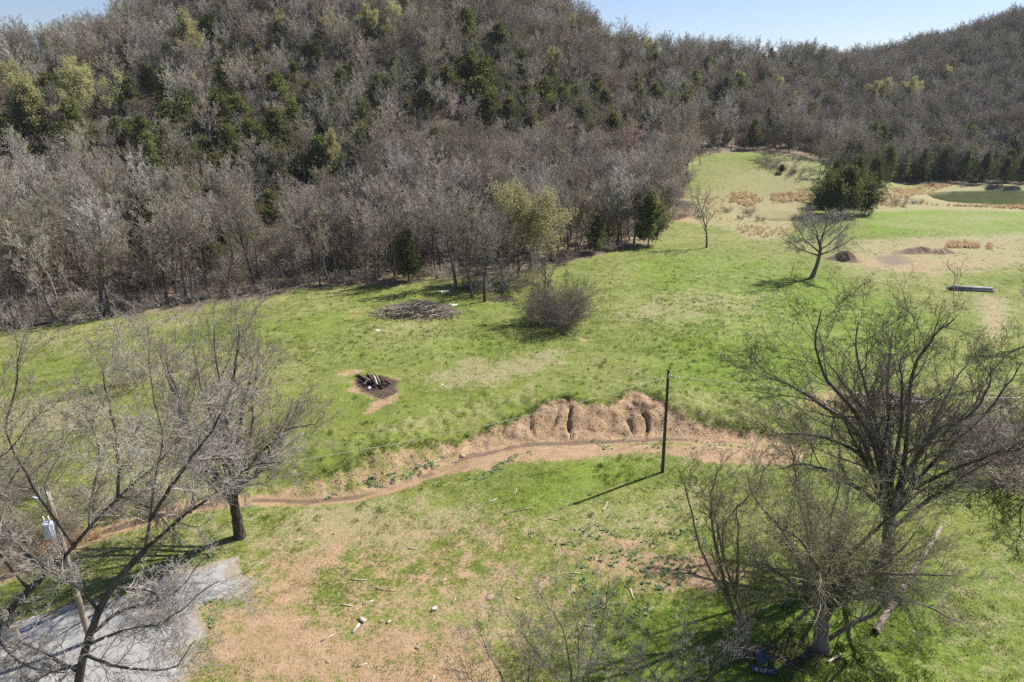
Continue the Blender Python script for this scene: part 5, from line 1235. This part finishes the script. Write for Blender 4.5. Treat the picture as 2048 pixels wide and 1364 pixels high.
far_ = np.hypot(P[:, 0], P[:, 1]) > 75
cover('grass_tufts', [tuft(k, 12, .085, .14, 1.2, .009) for k in range(4)], 'grass', P[~far_], .6, 1.5, 'short spring grass over the near pasture', .2)
cover('far_grass_tufts', [tuft(10 + k, 12, .11, .28, 1.2, .02) for k in range(3)], 'grass', P[far_], .6, 1.6, 'clumped grass over the far pasture', .2)
def in_px(poly, n, seed, mind=0):
    gg = np.random.default_rng(seed); W = world_poly(poly); lo, hi = W.min(0), W.max(0); q = lo + gg.random((n * 6, 2)) * (hi - lo); q = q[sdf(W, q[:, 0], q[:, 1]) > 0][:n]; return q
wd_pts = np.vstack([in_px([(1090, 1085), (1180, 1050), (1300, 1040), (1420, 1080), (1420, 1140), (1350, 1180), (1300, 1240), (1180, 1230), (1120, 1160)], 520, 1), in_px([(1180, 880), (1340, 875), (1500, 890), (1500, 905), (1200, 900)], 130, 2), in_px([(720, 960), (860, 920), (880, 935), (740, 990), (640, 1000)], 180, 3), in_px([(1000, 1000), (1400, 960), (1450, 1100), (1100, 1130)], 120, 4), in_px([(400, 1205), (440, 1200), (430, 1260), (400, 1240)], 20, 5), in_px([(930, 960), (1060, 900), (1070, 915), (950, 980)], 90, 8)])
wd_pts = wd_pts[fbm(wd_pts[:, 0] / 1.3, wd_pts[:, 1] / 1.3, 3) > .47]
cover('leafy_weeds', [rosette(k, 14, .2, .28) for k in range(3)], 'weed', wd_pts, .35, 1.0, 'bluish green leafy weeds on the bare soil')
sed = np.vstack([in_px(q, n, 20 + i) for i, (q, n) in enumerate([([(1455, 385), (1500, 382), (1530, 400), (1500, 415), (1460, 405)], 170), ([(1540, 388), (1620, 383), (1625, 402), (1545, 407)], 220), ([(1735, 392), (1800, 378), (1850, 368), (1895, 358), (1900, 372), (1860, 385), (1800, 412), (1735, 412)], 800), ([(1835, 396), (1865, 411), (2060, 413), (2060, 420), (1840, 408)], 260), ([(1895, 486), (1955, 488), (1960, 497), (1890, 496)], 150), ([(1975, 492), (1985, 492), (1985, 500), (1975, 500)], 30), ([(1465, 452), (1500, 475), (1580, 475), (1600, 456), (1540, 455)], 90), ([(1360, 380), (1450, 395), (1450, 440), (1390, 440)], 90), ([(1860, 370), (1900, 362), (1905, 372), (1865, 376)], 200), ([(0, 1080), (130, 1060), (200, 1075), (60, 1150), (0, 1160)], 120)])])
cover('broom_sedge_clumps', [tuft(30 + k, 26, .85, .22, .28, .02) for k in range(3)], 'sedge', sed, .6, 1.25, 'dry orange broom sedge round the ponds')
# pebbles and clods on the bare soil
import bmesh
def pebble(seed):
    gg = np.random.default_rng(seed); bm = bmesh.new(); bmesh.ops.create_icosphere(bm, subdivisions=1, radius=.05)
    Vv = np.array([v.co for v in bm.verts]) * gg.uniform(.7, 1.25, (len(bm.verts), 1)) * np.array([1.2, .9, .6]); T = [[v.index for v in f.verts] for f in bm.faces]; bm.free(); return Geo().add(Vv, None, T)
Pp = rnd(60000, 25, 66); k_ = (lookup(dirt, Pp[:, 0], Pp[:, 1]) > .55) & (lookup(pad, Pp[:, 0], Pp[:, 1]) < .2); Pp = Pp[k_][:12000]
cover('loose_pebbles', [pebble(k) for k in range(3)], 'stone', Pp, .2, .95, 'pale pebbles and clods strewn on the bare soil', .5)
bk = [(1560, 872), (1480, 858), (1400, 842), (1345, 818), (1310, 792), (1262, 778), (1215, 812), (1130, 795), (1085, 808), (1060, 830), (985, 855), (900, 890), (745, 897), (640, 950), (545, 985), (640, 1003), (830, 955), (1000, 897), (1300, 887)]
cover('bank_clods', [pebble(10 + k) for k in range(3)], 'stone', in_px(bk, 4500, 41), .2, 1.5, 'clods and stones on the eroded creek bank', .5)
M['grass_dark'] = grass_mat('rank_grass', [(.25, (.06, .11, .02)), (.6, (.11, .17, .035)), (.85, (.17, .22, .05))])
Pd = rnd(16000, 30, 170); kd = (lookup(lush, Pd[:, 0], Pd[:, 1]) * .6 + .12 > g.random(len(Pd))) & (lookup(dirt, Pd[:, 0], Pd[:, 1]) < .4) & (lookup(pad, Pd[:, 0], Pd[:, 1]) < .1) & (lookup(inwood, Pd[:, 0], Pd[:, 1]) < .3) & (fbm(Pd[:, 0] / 6, Pd[:, 1] / 6, 2) > .45)
cover('rank_grass_tufts', [tuft(40 + k, 26, .2, .2, .8, .016) for k in range(3)], 'grass_dark', Pd[kd], .5, 1.3, 'dark rank grass tufts dotted over the pasture', .15)
print('tris', sum(len(me.loops) - 2 * len(me.polygons) for me in bpy.data.meshes), 'objs', len(bpy.data.objects))
